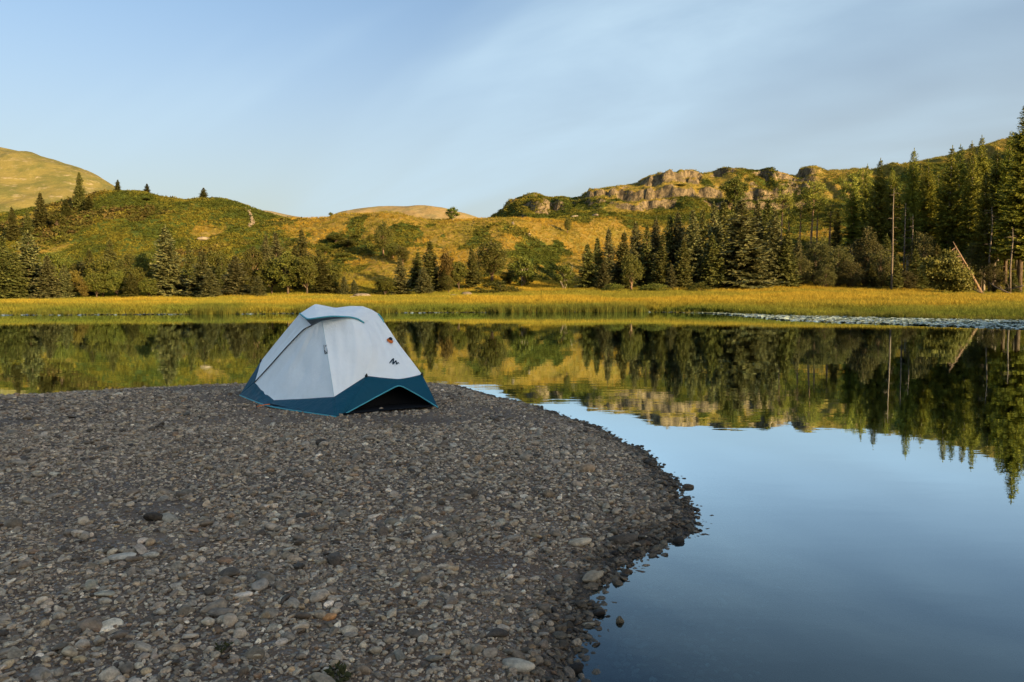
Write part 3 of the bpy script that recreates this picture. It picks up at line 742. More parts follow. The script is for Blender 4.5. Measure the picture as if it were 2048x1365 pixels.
# printed mark, vent toggle and sewn tag
def bvh_of(parts):
    v = []; f = []
    for V, Fc in parts:
        o_ = len(v); v.extend([Vector(x) for x in V]); f.extend([tuple(i + o_ for i in fc) for fc in Fc])
    return BVHTree.FromPolygons(v, f)
tb = bvh_of([ENDP, FRONT, DOOR])
def on_tent(u, v, lift=0.006):
    o_ = Vector((0, 0, CAM_H)); d_ = (at(u, v, 10) - o_).normalized()
    hit, nn, _, _ = tb.ray_cast(o_, d_)
    if hit is None: hit, nn = at(u, v, 10), Vector((0, -1, 0))
    if nn.dot(d_) > 0: nn = -nn
    return hit + nn * lift, nn
def z2p(zx, zy): return 450 + zx * 460 / 2048, 580 + zy * 280 / 1247
def stroke(zpts, width):
    V = []; Fc = []
    pts2 = [Vector((*z2p(*p[:2]), 0)) for p in zpts]; ws = [p[2] for p in zpts]
    n = len(pts2)
    for i, p in enumerate(pts2):
        t = (pts2[min(i + 1, n - 1)] - pts2[max(i - 1, 0)]).normalized(); nn = Vector((-t.y, t.x, 0)) * ws[i] * width / 2
        for q in (p + nn, p - nn): V.append(on_tent(q.x, q.y)[0])
    for i in range(n - 1): Fc.append((2 * i, 2 * i + 1, 2 * i + 3, 2 * i + 2))
    return V, Fc
lg = Soup()
lg.add(*stroke([(1463, 657, .5), (1475, 642, 1), (1487, 626, 1), (1499, 614, .8)], 2.6))
lg.add(*stroke([(1499, 613, .8), (1498, 628, 1), (1495, 648, 1.1), (1492, 666, .8)], 2.6))
lg.add(*stroke([(1491, 667, .8), (1502, 655, 1), (1513, 643, 1), (1521, 633, .8)], 2.4))
lg.add(*stroke([(1521, 632, .8), (1522, 645, 1), (1525, 657, 1), (1528, 667, .8)], 2.4))
lg.add(*stroke([(1528, 668, .8), (1534, 657, 1), (1539, 648, .8), (1549, 660, .5)], 2.0))
tent_part('printed_mark', lg.v, lg.f, PRINT, 0.002, endp, smooth_shade=False)
c0, n0 = on_tent(*z2p(1463, 462), 0.012)
q = n0.to_track_quat('Z', 'Y').to_matrix()
def disc(c_, rx, ry, hgt, nseg=18, ang=0.0):
    V = []; Fc = []
    for k, (rr, hh_) in enumerate(((1.0, 0.0), (0.92, hgt), (0.0, hgt * 1.15))):
        for i in range(nseg):
            a_ = 2 * math.pi * i / nseg; x_, y_ = rx * rr * math.cos(a_), ry * rr * math.sin(a_)
            V.append(c_ + q @ Vector((x_ * math.cos(ang) - y_ * math.sin(ang), x_ * math.sin(ang) + y_ * math.cos(ang), hh_)))
    for k in range(2):
        for i in range(nseg):
            j = (i + 1) % nseg; Fc.append((k * nseg + i, k * nseg + j, (k + 1) * nseg + j, (k + 1) * nseg + i))
    return V, Fc
tent_part('guy_cord_pouch', *disc(c0, 0.046, 0.036, 0.018, 18, -0.6), ORANGE, 0, endp, 'orange cord pouch with a black toggle on the end panel')
tent_part('toggle', *disc(c0 + n0 * 0.02 + Vector((-0.004, 0, 0.012)), 0.027, 0.022, 0.016, 14, -0.4), BLACK, 0, endp)
tg = [on_tent(*z2p(*p))[0] for p in ((882, 492), (905, 486), (914, 575), (893, 575))]
tent_part('sewn_tag', tg, [(0, 1, 2, 3)], WHITE, 0.003, door, smooth_shade=False)
tk = Soup()
for quad in (((886, 533), (910, 526), (914, 574), (893, 574)), ((884, 494), (887, 493), (891, 530), (887, 531)), ((897, 500), (902, 498), (903, 506), (897, 508))):
    tk.add([on_tent(*z2p(*p), 0.009)[0] for p in quad], [(0, 1, 2, 3)])
tent_part('tag_print', tk.v, tk.f, PRINT, 0.001, door, smooth_shade=False)
tk = Soup(); tk.add(*[(lambda VF: ([v + n0 * 0.0 for v in VF[0]], VF[1]))(stroke([(899, 540, .8), (903, 552, .8), (900, 560, .8), (907, 568, .8)], 0.9))][0])
tent_part('tag_print', [Vector(v) + Vector((0.0, -0.006, 0)) for v in tk.v], tk.f, WHITE, 0.001, door, smooth_shade=False)

# ------------------------------------------------------------------ plants: building blocks
def leaf_mat(name, c1, c2, c3, trans=0.25, rough=0.6, typ=None):
    mm = Mat(name); oi = mm.n('ShaderNodeObjectInfo'); cc = mm.coord('Object')
    r_ = mm.attr('rnd', 'GEOMETRY', 'Fac')
    c = mm.mix(mm.ramp(r_, 0.0, 1.0), c1, c2)
    c = mm.mix(mm.ramp(mm.noise(cc, 0.7, 3, 0.6), 0.45, 0.7), c, c3)
    hs = mm.n('ShaderNodeHueSaturation'); mm.l(c, hs.inputs['Color'])
    mm.l(mm.ramp(oi.outputs['Random'], 0, 1, 0.485, 0.515), hs.inputs['Hue']); mm.l(mm.ramp(oi.outputs['Random'], 0, 1, 0.8, 1.25), hs.inputs['Value'])
    return mm.bsdf(hs.outputs[0], rough, 0.2, None, trans)
SPRUCE = leaf_mat('spruce_needles', (0.0576, 0.0707, 0.0157), (0.1630, 0.1548, 0.0418), (0.0960, 0.0958, 0.0262), 0.15)
SITKA = leaf_mat('blue_spruce_needles', (0.0704, 0.0830, 0.0294), (0.1926, 0.1808, 0.0676), (0.1171, 0.1178, 0.0404), 0.15)
TALL = leaf_mat('fir_needles', (0.1022, 0.1244, 0.0193), (0.2729, 0.2582, 0.0353), (0.1592, 0.1626, 0.0257), 0.2)
BROAD = leaf_mat('broad_leaves', (0.0581, 0.0752, 0.0119), (0.1452, 0.1442, 0.0238), (0.1016, 0.1003, 0.0178), 0.3)
BIRCH = leaf_mat('birch_leaves', (0.0600, 0.0720, 0.0144), (0.1440, 0.1380, 0.0264), (0.0960, 0.0936, 0.0192), 0.3)
OAKL = leaf_mat('bright_leaves', (0.0690, 0.0978, 0.0138), (0.1495, 0.1725, 0.0253), (0.1035, 0.1265, 0.0184), 0.3)
BRIGHT = leaf_mat('bright_bush_leaves', (0.13, 0.14, 0.025), (0.24, 0.24, 0.05), (0.16, 0.17, 0.03), 0.3)
RUST = leaf_mat('rusty_leaves', (0.10, 0.075, 0.014), (0.16, 0.12, 0.026), (0.12, 0.09, 0.018), 0.3)
DUSK = leaf_mat('alder_leaves', (0.0503, 0.0517, 0.0139), (0.1069, 0.0989, 0.0277), (0.0692, 0.0675, 0.0198), 0.25)  # leaf colours darkened to deepen the shade at the foot of the wood
def bark(name, a, b):
    mm = Mat(name); cc = mm.coord('Object')
    n1 = mm.noise(mm.mapping(cc, (6, 6, 1.2)), 1.5, 5, 0.65)
    return mm.bsdf(mm.mix(mm.ramp(n1, 0.35, 0.65), a, b), 0.9, 0.15, mm.bump(n1, 0.6, 0.05))
BARK = bark('brown_bark', (0.07, 0.05, 0.032), (0.15, 0.11, 0.07))
PALEBARK = bark('pale_bark', (0.22, 0.18, 0.13), (0.42, 0.36, 0.28))
PINEBARK = bark('pine_bark', (0.16, 0.10, 0.06), (0.28, 0.19, 0.12))
DEADWOOD = bark('dead_wood', (0.10, 0.08, 0.06), (0.21, 0.17, 0.125))

def set_rnd(me, seed):
    a = me.attributes.new('rnd', 'FLOAT', 'FACE')
    a.data.foreach_set('value', np.random.default_rng(seed).uniform(0, 1, len(me.polygons)).astype(np.float32))

def cards(name, C, D, W, seed, bend=0.0):
    """diamond sprays: centre line from C along D, half width vector W"""
    C = np.asarray(C); D = np.asarray(D); W = np.asarray(W); n = len(C)
    V = np.empty((n, 4, 3)); V[:, 0] = C; V[:, 1] = C + D * 0.5 + W; V[:, 2] = C + D; V[:, 3] = C + D * 0.5 - W
    Fc = np.arange(n * 4).reshape(n, 4)
    me = make_mesh(name, V.reshape(-1, 3), Fc); set_rnd(me, seed)
    return me

def spruce_meshes(name, seed, h=10.0, rb=2.3, bare=0.03, step=0.24, shape=0.72, density=1.0, droop=0.28, gaps=0.06, fine=1.0):
    g = np.random.default_rng(seed)
    C = []; D = []; W = []; limbs = Soup()
    limbs.tube([(0, 0, -0.4), (0.02, 0.01, h * .3), (-0.02, 0.02, h * .7), (0, 0, h * 0.985)], [h * 0.012 + .03, h * 0.009 + .02, h * 0.005 + .01, 0.008], 7)
    z = h * bare
    lop = g.uniform(0, 6.28)
    while z < h * 0.99:
        t = (z / h - bare) / (1 - bare)
        R = rb * (1 - t) ** shape * (0.86 + 0.14 * math.sin(z * 2.1 + seed)) + 0.05
        R *= min(1.0, 0.6 + t * 6) * (1 - 0.35 * max(0.0, t - 0.75) / 0.25)
        nb_ = max(4, int(round((5 + 4.5 * (1 - t)) * density)))
        a0 = g.uniform(0, 6.28)
        for k in range(nb_):
            if g.uniform() < gaps: continue
            a = a0 + 6.283 * k / nb_ + g.normal(0, 0.16)
            L = R * g.uniform(0.68, 1.14) * (1 + 0.12 * math.cos(a - lop))
            up = 0.42 * t - droop * (1 - t) + g.normal(0, 0.06)
            ax = np.array([math.cos(a), math.sin(a), 0.0]); side = np.array([-math.sin(a), math.cos(a), 0.0])
            ns = max(4, int(L / (0.15 * fine)))
            for i in range(ns):
                s = (i + 0.6) / ns
                zc = z + L * s * up + 0.14 * L * s * s
                base = ax * L * s * 0.94 + np.array([0, 0, zc])
                w = (0.46 * (1 - s) ** 0.7 * min(L, 2.0) * 0.55 + 0.22) * fine ** 0.8
                for sg in (-1, 1):
                    dirv = ax * g.uniform(0.5, 0.9) + side * sg * g.uniform(0.6, 1.0) + np.array([0, 0, g.normal(-0.18, 0.22)])
                    dirv /= np.linalg.norm(dirv)
                    ln = w * g.uniform(0.8, 1.3)
                    wd = np.cross(dirv, np.array([g.normal(0, 0.9), g.normal(0, 0.9), 1.0])); wd /= np.linalg.norm(wd)
                    C.append(base + g.normal(0, 0.03, 3)); D.append(dirv * ln); W.append(wd * ln * g.uniform(0.24, 0.36))
                if g.uniform() < 0.6:   # hanging twig
                    dirv = ax * 0.4 + np.array([g.normal(0, .2), g.normal(0, .2), -0.8]); ln = w * g.uniform(0.5, 0.9)
                    C.append(base); D.append(dirv * ln); W.append(side * ln * 0.2)
            tip = ax * L * 0.94 + np.array([0, 0, z + L * up + 0.14 * L])
            dv = ax * 0.9 + np.array([0, 0, 0.25]); ln = 0.24 + 0.04 * L
            C.append(tip - dv * 0.05); D.append(dv * ln); W.append(side * ln * 0.22)
        z += step * (0.75 + 0.5 * g.uniform()) * (1.1 - 0.35 * t)
    for k in range(14):
        a = g.uniform(0, 6.28); dv = np.array([math.cos(a) * .22, math.sin(a) * .22, 1.0]) * 0.32
        C.append(np.array([0, 0, h - 0.5 + 0.045 * k])); D.append(dv); W.append(np.array([-math.sin(a), math.cos(a), 0]) * 0.05)
    if bare > 0.15:   # dead twigs below the crown
        for k in range(int(26 * bare / 0.4)):
            zz_ = h * bare * g.uniform(0.25, 1.0); a = g.uniform(0, 6.28); L = g.uniform(0.5, 1.6)
            limbs.tube([(0, 0, zz_), (math.cos(a) * L * .5, math.sin(a) * L * .5, zz_ - .05 * L), (math.cos(a) * L, math.sin(a) * L, zz_ - 0.22 * L)], [0.028, 0.018, 0.006], 4)
    return cards(name + '_crown', C, D, W, seed), limbs.mesh(name + '_trunk')

def broad_meshes(name, seed, h=7.0, w=2.2, base=0.22, clumps=80, leaf=0.22, per=95, top_heavy=0.0, clump_r=0.5, weep=0.0, twin=1):
    g = np.random.default_rng(seed); limbs = Soup(); C = []; D = []; W = []
    lean = g.normal(0, 0.05, 2)
    for s_ in range(twin):
        off = np.array([g.normal(0, .12), g.normal(0, .12)]) * (twin > 1)
        sp = g.normal(0, 0.12, 2) * (twin > 1)
        limbs.tube([(off[0], off[1], -0.4), (off[0] + sp[0] * h * .3 + lean[0], off[1] + sp[1] * h * .3, h * .3), (sp[0] * h * .6 + lean[0] * 2, sp[1] * h * .6 + lean[1] * 2, h * .6), (sp[0] * h * .8, sp[1] * h * .8, h * .9)], [h * .02 + .03, h * .014 + .02, h * .009, h * .003], 7)
    cz = h * (base + 1) / 2; hz = h * (1 - base) / 2
    cl_ = []
    while len(cl_) < clumps:
        p = g.normal(0, 1, 3); p /= np.linalg.norm(p); p *= g.uniform(0.25, 1.0) ** 0.5
        t = p[2]
        wr_ = w * (0.92 + 0.25 * math.sin(3 * math.atan2(p[1], p[0]) + seed) * 0.7) * (1 + top_heavy * t)
        if t > 0.35: wr_ *= 1 - 0.35 * (t - 0.35)
        cl_.append(np.array([p[0] * wr_, p[1] * wr_, cz + p[2] * hz * (0.9 + 0.12 * g.normal())]))
    for i, c in enumerate(cl_):
        if i % 3 == 0:
            z0 = max(h * base * 0.8, c[2] - np.hypot(c[0], c[1]) * g.uniform(0.6, 1.1) - 0.2 * h)
            z0 = min(z0, h * 0.8)
            mid = np.array([c[0] * .5, c[1] * .5, (z0 + c[2]) / 2 + 0.08 * h * .3])
            limbs.tube([(0, 0, z0), mid, c], [h * .007 + .012, h * .004 + .008, 0.006], 5)
        cr = clump_r * g.uniform(0.6, 1.3)
        n = int(per * g.uniform(0.6, 1.3))
        off = g.normal(0, 1, (n, 3)) * np.array([cr, cr, cr * 0.7]) * 0.6
        off[:, 2] -= np.abs(g.normal(0, weep, n)) * cr
        dirv = g.normal(0, 1, (n, 3)) + np.array([0, 0, -0.35 - weep]); dirv /= np.linalg.norm(dirv, axis=1)[:, None]
        wv = np.cross(dirv, g.normal(0, 1, (n, 3))); wv /= np.linalg.norm(wv, axis=1)[:, None] + 1e-9
        ln = leaf * g.uniform(0.7, 1.4, (n, 1))
        C.append(c + off); D.append(dirv * ln); W.append(wv * ln * 0.38)
    return cards(name + '_crown', np.concatenate(C), np.concatenate(D), np.concatenate(W), seed), limbs.mesh(name + '_trunk')

def pine_meshes(name, seed, h=13.0, w=1.9, base=0.5, clumps=42, per=95):
    g = np.random.default_rng(seed); limbs = Soup(); C = []; D = []; W = []
    bx_, by_ = g.normal(0, 0.2, 2)
    limbs.tube([(0, 0, -0.5), (bx_ * .4, by_ * .4, h * .35), (bx_, by_, h * .7), (0, 0, h * .97)], [h * .014 + .03, h * .011 + .02, h * .007 + .01, .012], 7)
    for i in range(clumps):
        t = g.uniform(0, 1) ** 0.8; z = h * (base + (1 - base) * t)
        r_ = w * (0.35 + 0.75 * math.sin(math.pi * (0.12 + 0.86 * (1 - t)))) * g.uniform(0.3, 1.0)
        a = g.uniform(0, 6.28); c = np.array([math.cos(a) * r_, math.sin(a) * r_, z])
        limbs.tube([(bx_ * .6, by_ * .6, z - r_ * .25), tuple(c * [0.6, .6, 1] - [0, 0, r_ * .06]), tuple(c)], [0.04, 0.025, 0.008], 4)
        n = int(per * g.uniform(.6, 1.3)); cr = 0.55 * g.uniform(.7, 1.3)
        off = g.normal(0, 1, (n, 3)) * np.array([cr, cr, cr * .38]) * .65
        dirv = g.normal(0, 1, (n, 3)) + np.array([math.cos(a) * .7, math.sin(a) * .7, 0.35]); dirv /= np.linalg.norm(dirv, axis=1)[:, None]
        wv = np.cross(dirv, g.normal(0, 1, (n, 3))); wv /= np.linalg.norm(wv, axis=1)[:, None] + 1e-9
        ln = 0.26 * g.uniform(.7, 1.4, (n, 1))
        C.append(c + off); D.append(dirv * ln); W.append(wv * ln * .2)
    for k in range(14):
        zz_ = h * base * g.uniform(0.35, 1.0); a = g.uniform(0, 6.28); L = g.uniform(0.3, 1.1)
        limbs.tube([(bx_ * .4, by_ * .4, zz_), (bx_ * .4 + math.cos(a) * L, by_ * .4 + math.sin(a) * L, zz_ - 0.1 * L)], [0.025, 0.006], 4)
    return cards(name + '_crown', np.concatenate(C), np.concatenate(D), np.concatenate(W), seed), limbs.mesh(name + '_trunk')

def snag_mesh(name, seed, h=12.0):
    g = np.random.default_rng(seed); limbs = Soup()
    limbs.tube([(0, 0, -0.5), (g.normal(0, .1), 0, h * .4), (g.normal(0, .12), g.normal(0, .1), h * .8), (0, 0, h)], [h * .010 + .03, h * .008 + .02, h * .005 + .015, .025], 7)
    for k in range(22):
        zz_ = h * g.uniform(0.3, 0.97); a = g.uniform(0, 6.28); L = g.uniform(0.25, 1.3)
        limbs.tube([(0, 0, zz_), (math.cos(a) * L * .6, math.sin(a) * L * .6, zz_ + .02), (math.cos(a) * L, math.sin(a) * L, zz_ - 0.18 * L)], [0.03, 0.02, 0.006], 4)
    return limbs.mesh(name + '_trunk')

# kinds: list of (crown mesh, trunk mesh, height, half width)
def reg(fn, mats, n, h_ref, w_ref, **kw):
    out = []
    for i in range(n):
        if 'shape' in kw: kw['shape'] *= (1.0, 1.14, 0.80, 1.22)[i % 4]; kw['gaps'] = kw.get('gaps', .06) + 0.03 * (i % 3)
        cr, tk_ = fn(fn.__name__[:5] + '_%s%d' % (mats[0].name[:4], i), kw.get('seed0', 0) + i * 7 + 3, **{k: v for k, v in kw.items() if k != 'seed0'})
        cr.materials.append(mats[0]); tk_.materials.append(mats[1]); out.append((cr, tk_, h_ref, w_ref))
    return out
KIND = {
    'spruce': reg(spruce_meshes, (SPRUCE, BARK), 6, 10, 2.3, seed0=1000, shape=0.72),
    'sitka': reg(spruce_meshes, (SITKA, BARK), 6, 10, 2.5, seed0=1100, rb=2.5, shape=0.66),
    'tall': reg(spruce_meshes, (TALL, PALEBARK), 4, 18, 2.7, seed0=1200, h=18.0, rb=2.7, bare=0.24, step=0.26, shape=0.55, gaps=0.14, droop=0.2, fine=0.66, density=1.15),
    'bigfir': reg(spruce_meshes, (TALL, BARK), 2, 22, 3.6, seed0=1300, h=22.0, rb=3.6, bare=0.2, step=0.26, shape=0.7, gaps=0.14, droop=0.34, fine=0.62, density=1.2),
    'pine': reg(pine_meshes, (TALL, PINEBARK), 4, 13, 1.9, seed0=1400),
    'broad': reg(broad_meshes, (BROAD, BARK), 4, 7, 2.2, seed0=1500),
    'birch': reg(broad_meshes, (BIRCH, PINEBARK), 3, 8, 1.7, seed0=1600, h=8.0, w=1.7, base=0.2, weep=0.7, clumps=85, leaf=0.18, clump_r=0.5),
    'oak': reg(broad_meshes, (OAKL, PALEBARK), 2, 5, 1.9, seed0=1700, h=5.0, w=1.9, base=0.15, clumps=55, clump_r=0.42, twin=2),
    'rust': reg(broad_meshes, (RUST, BARK), 2, 6, 1.4, seed0=1800, h=6.0, w=1.4, base=0.15, clumps=50, clump_r=0.42),
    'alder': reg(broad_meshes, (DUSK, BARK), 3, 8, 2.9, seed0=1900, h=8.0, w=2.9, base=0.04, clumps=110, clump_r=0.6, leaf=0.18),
    'bush': reg(broad_meshes, (BROAD, BARK), 3, 2, 1.7, seed0=2000, h=2.0, w=1.7, base=-0.35, clumps=46, clump_r=0.36, leaf=0.13),
}
NAMES = {'spruce': 'spruce_tree', 'sitka': 'spruce_tree', 'tall': 'fir_tree', 'bigfir': 'fir_tree', 'pine': 'pine_tree', 'broad': 'broadleaf_tree', 'birch': 'birch_tree', 'oak': 'oak_tree', 'rust': 'birch_tree', 'alder': 'alder_tree', 'bush': 'bush'}
PLAIN = {'spruce': 'dark green spruce', 'sitka': 'pale grey-green spruce', 'tall': 'tall sparse fir', 'bigfir': 'huge fir', 'pine': 'slender pine with bare trunk', 'broad': 'green broadleaf tree', 'birch': 'loose hanging birch', 'oak': 'bright green young oak', 'rust': 'rust-tinged small tree', 'alder': 'dusky bushy alder', 'bush': 'low green bush'}
ORD = ['', 'second', 'third', 'fourth', 'fifth', 'sixth', 'seventh', 'eighth', 'ninth', 'tenth', 'eleventh', 'twelfth', 'thirteenth', 'fourteenth', 'fifteenth', 'sixteenth', 'seventeenth', 'eighteenth', 'nineteenth', 'twentieth', 'twenty-first', 'twenty-second', 'twenty-third', 'twenty-fourth']
TREES = []     # kind, u, v_top, depth, width px or None, group key, own label or None
def T(kind, u, vt, r, wpx=None, grp=None, label=None): TREES.append([kind, u, vt, r, wpx, grp, label])
GROUPS = {'ridge': 'conifers on the green hill', 'leftrow': 'trees along the left meadow edge', 'midslope': 'trees dotted over the golden slope', 'midrow': 'trees along the middle meadow edge',
          'plant': 'spruce plantation right of centre', 'pines': 'pines below the crag', 'rightwood': 'tall trees of the wood at the right', 'dusk': 'shaded trees at the foot of the right wood'}
WHERE = {'ridge': 'on the green hill', 'leftrow': 'along the meadow edge left of the tent', 'midslope': 'on the golden slope', 'midrow': 'along the meadow edge right of the tent',
         'plant': 'in the dense dark plantation', 'pines': 'below the crag', 'rightwood': 'in the tall wood', 'dusk': 'in the shade before the tall wood'}
# green hill
T('spruce', 165, 345, 178, 40, 'ridge', 'tallest conifer on the green hill, standing against the far fell')
T('spruce', 90, 386, 166, 50, 'ridge'); T('spruce', 243, 360, 190, 20, 'ridge', 'thin spindly conifer with a bare leader on the green hilltop')
T('spruce', 301, 368, 194, 24, 'ridge'); T('sitka', 412, 376, 196, 30, 'ridge', 'neat conical conifer alone on the crest of the green hill')
T('spruce', 30, 414, 160, 44, 'ridge'); T('spruce', 62, 420, 162, 36, 'ridge'); T('spruce', 140, 400, 172, 40, 'ridge'); T('spruce', 185, 392, 176, 36, 'ridge')
T('spruce', 298, 405, 180, 26, 'ridge'); T('broad', 120, 425, 165, 30, 'ridge')
# left meadow edge
T('sitka', 337, 454, 107, 82, 'leftrow', 'big pale grey-green spruce, largest left of the tent')
for a in [('sitka', 60, 465, 106, 84), ('spruce', 7, 474, 104, 66), ('sitka', 99, 512, 103, 60), ('sitka', 130, 530, 104, 46), ('sitka', 407, 503, 105, 74), ('sitka', 424, 540, 102, 50), ('sitka', 472, 512, 105, 66), ('sitka', 519, 553, 103, 38),
          ('spruce', 185, 500, 112, 50), ('spruce', 448, 516, 113, 44), ('sitka', 533, 471, 118, 46), ('sitka', 556, 465, 120, 48), ('spruce', 608, 461, 122, 46), ('spruce', 646, 519, 109, 54), ('spruce', 30, 505, 103, 56), ('spruce', 245, 520, 113, 40),
          ('broad', 208, 516, 108, 60), ('broad', 273, 533, 107, 46), ('rust', 150, 540, 106, 36), ('broad', 236, 540, 106, 38), ('birch', 506, 492, 115, 52), ('broad', 577, 505, 108, 62), ('broad', 615, 512, 107, 46), ('broad', 545, 520, 109, 44), ('rust', 170, 556, 104, 24), ('broad', 300, 556, 105, 34), ('rust', 365, 548, 110, 30),
          ('birch', 160, 520, 116, 40), ('broad', 640, 500, 116, 44), ('birch', 262, 500, 122, 36), ('birch', 20, 540, 110, 50),
          ('spruce', 225, 478, 118, 46), ('broad', 290, 505, 114, 50), ('spruce', 385, 480, 116, 44), ('broad', 120, 500, 116, 50), ('broad', 440, 500, 117, 48), ('spruce', 495, 525, 108, 40), ('broad', 80, 530, 108, 46), ('birch', 400, 525, 112, 40), ('broad', 480, 545, 106, 40), ('spruce', 590, 490, 114, 44), ('broad', 660, 530, 112, 46), ('spruce', 265, 548, 104, 36), ('birch', 320, 520, 115, 44), ('broad', 195, 545, 105, 44)]:
    T(*a, 'leftrow')
# golden slope
T('oak', 905, 413, 161, 26, 'midslope', 'lone round tree on the skyline of the golden slope')
T('birch', 768, 442, 138, 34, 'midslope', 'tall slim birch with a long pale trunk above the tent')
for a in [('birch', 1134, 434, 162, 15), ('broad', 673, 468, 150, 34), ('birch', 697, 477, 147, 34), ('broad', 739, 507, 140, 20), ('birch', 787, 484, 134, 34), ('birch', 806, 490, 130, 30), ('broad', 652, 492, 146, 20), ('broad', 716, 484, 152, 18), ('broad', 664, 425, 167, 8), ('broad', 795, 424, 170, 8)]:
    T(*a, 'midslope')
# middle meadow edge
T('birch', 984, 474, 119, 62, 'midrow', 'broad drooping birch, largest crown between tent and plantation')
T('oak', 1127, 526, 108, 44, 'midrow', 'bright young oak standing just left of the dark plantation')
for a in [('sitka', 802, 515, 109, 50), ('spruce', 861, 483, 113, 58), ('sitka', 849, 535, 107, 38), ('rust', 893, 497, 112, 26), ('broad', 918, 522, 113, 36), ('spruce', 946, 497, 114, 44), ('oak', 1045, 512, 113, 52), ('broad', 770, 553, 107, 40), ('sitka', 690, 553, 108, 30), ('sitka', 708, 560, 108, 24), ('spruce', 888, 540, 111, 34), ('spruce', 835, 505, 117, 40), ('broad', 1020, 540, 116, 34), ('birch', 898, 550, 108, 22), ('spruce', 668, 545, 110, 34)]:
    T(*a, 'midrow')
# plantation
T('sitka', 1485, 400, 109, 118, 'plant', 'broadest grey-green spruce at the front of the dark plantation')
T('sitka', 1342, 528, 106, 30, 'plant', 'tiny pale spruce in front of the dark plantation')
T('birch', 1262, 505, 107, 42, 'plant', 'slim leafy birch at the front of the dark plantation')
for a in [('spruce', 1174, 489, 109, 44), ('spruce', 1196, 477, 113, 44), ('sitka', 1219, 458, 115, 52), ('spruce', 1243, 464, 110, 54), ('sitka', 1271, 446, 117, 52), ('spruce', 1290, 452, 112, 50), ('sitka', 1309, 437, 116, 56), ('spruce', 1334, 434, 119, 50), ('sitka', 1357, 425, 118, 54), ('sitka', 1384, 421, 111, 62), ('spruce', 1404, 418, 121, 56), ('sitka', 1430, 409, 114, 62), ('spruce', 1445, 404, 124, 62), ('sitka', 1510, 404, 115, 70), ('spruce', 1525, 401, 122, 64), ('sitka', 1545, 420, 113, 62), ('spruce', 1462, 396, 128, 60), ('sitka', 1206, 520, 107, 40), ('spruce', 1320, 470, 109, 50), ('spruce', 1425, 470, 109, 60), ('spruce', 1572, 460, 112, 52), ('spruce', 1365, 480, 108, 46)]:
    T(*a, 'plant')
# pines below the crag
for a in [('pine', 1558, 373, 150, 30), ('pine', 1596, 377, 152, 26), ('pine', 1617, 364, 150, 36), ('pine', 1630, 374, 155, 28), ('pine', 1698, 347, 156, 30), ('pine', 1716, 338, 158, 26), ('pine', 1575, 395, 160, 26), ('broad', 1465, 352, 212, 46), ('broad', 1355, 385, 226, 26), ('pine', 1655, 410, 158, 34), ('spruce', 1668, 420, 160, 30)]:
    T(*a, 'pines')
# tall wood at the right
T('bigfir', 2036, 208, 116, 124, 'rightwood', 'highest fir, cut by the right edge of the picture')
T('tall', 1811, 301, 128, 52, 'rightwood', 'tall fir with a separate tufted top, standing above its neighbours')
for a in [('tall', 1747, 322, 132, 56), ('tall', 1768, 350, 136, 50), ('tall', 1725, 332, 142, 36), ('tall', 1853, 322, 130, 60), ('tall', 1888, 297, 126, 66), ('tall', 1909, 294, 138, 52), ('tall', 1927, 311, 124, 56), ('tall', 1937, 287, 140, 46), ('tall', 1956, 273, 134, 58), ('tall', 1985, 300, 128, 56), ('bigfir', 2007, 268, 126, 90), ('tall', 1965, 345, 120, 50), ('tall', 1832, 335, 138, 56), ('tall', 1790, 360, 140, 50), ('tall', 1870, 345, 134, 56), ('tall', 1705, 365, 146, 50), ('tall', 1735, 375, 148, 50), ('tall', 1780, 340, 148, 56), ('tall', 1825, 350, 150, 56), ('tall', 1905, 330, 148, 60), ('tall', 1945, 320, 146, 60), ('tall', 1990, 330, 144, 60), ('tall', 2030, 300, 138, 64)]:
    T(*a, 'rightwood')
# shaded trees in front of it
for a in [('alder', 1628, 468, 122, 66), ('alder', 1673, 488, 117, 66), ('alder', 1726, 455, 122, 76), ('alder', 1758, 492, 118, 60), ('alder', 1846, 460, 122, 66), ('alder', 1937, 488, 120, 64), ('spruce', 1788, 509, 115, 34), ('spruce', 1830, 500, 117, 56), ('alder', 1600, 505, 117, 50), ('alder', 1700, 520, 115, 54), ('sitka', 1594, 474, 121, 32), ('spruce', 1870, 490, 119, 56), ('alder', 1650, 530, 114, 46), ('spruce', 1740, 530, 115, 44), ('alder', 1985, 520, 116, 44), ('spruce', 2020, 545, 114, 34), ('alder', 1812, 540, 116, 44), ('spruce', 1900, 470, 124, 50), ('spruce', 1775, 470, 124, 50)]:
    T(*a, 'dusk')

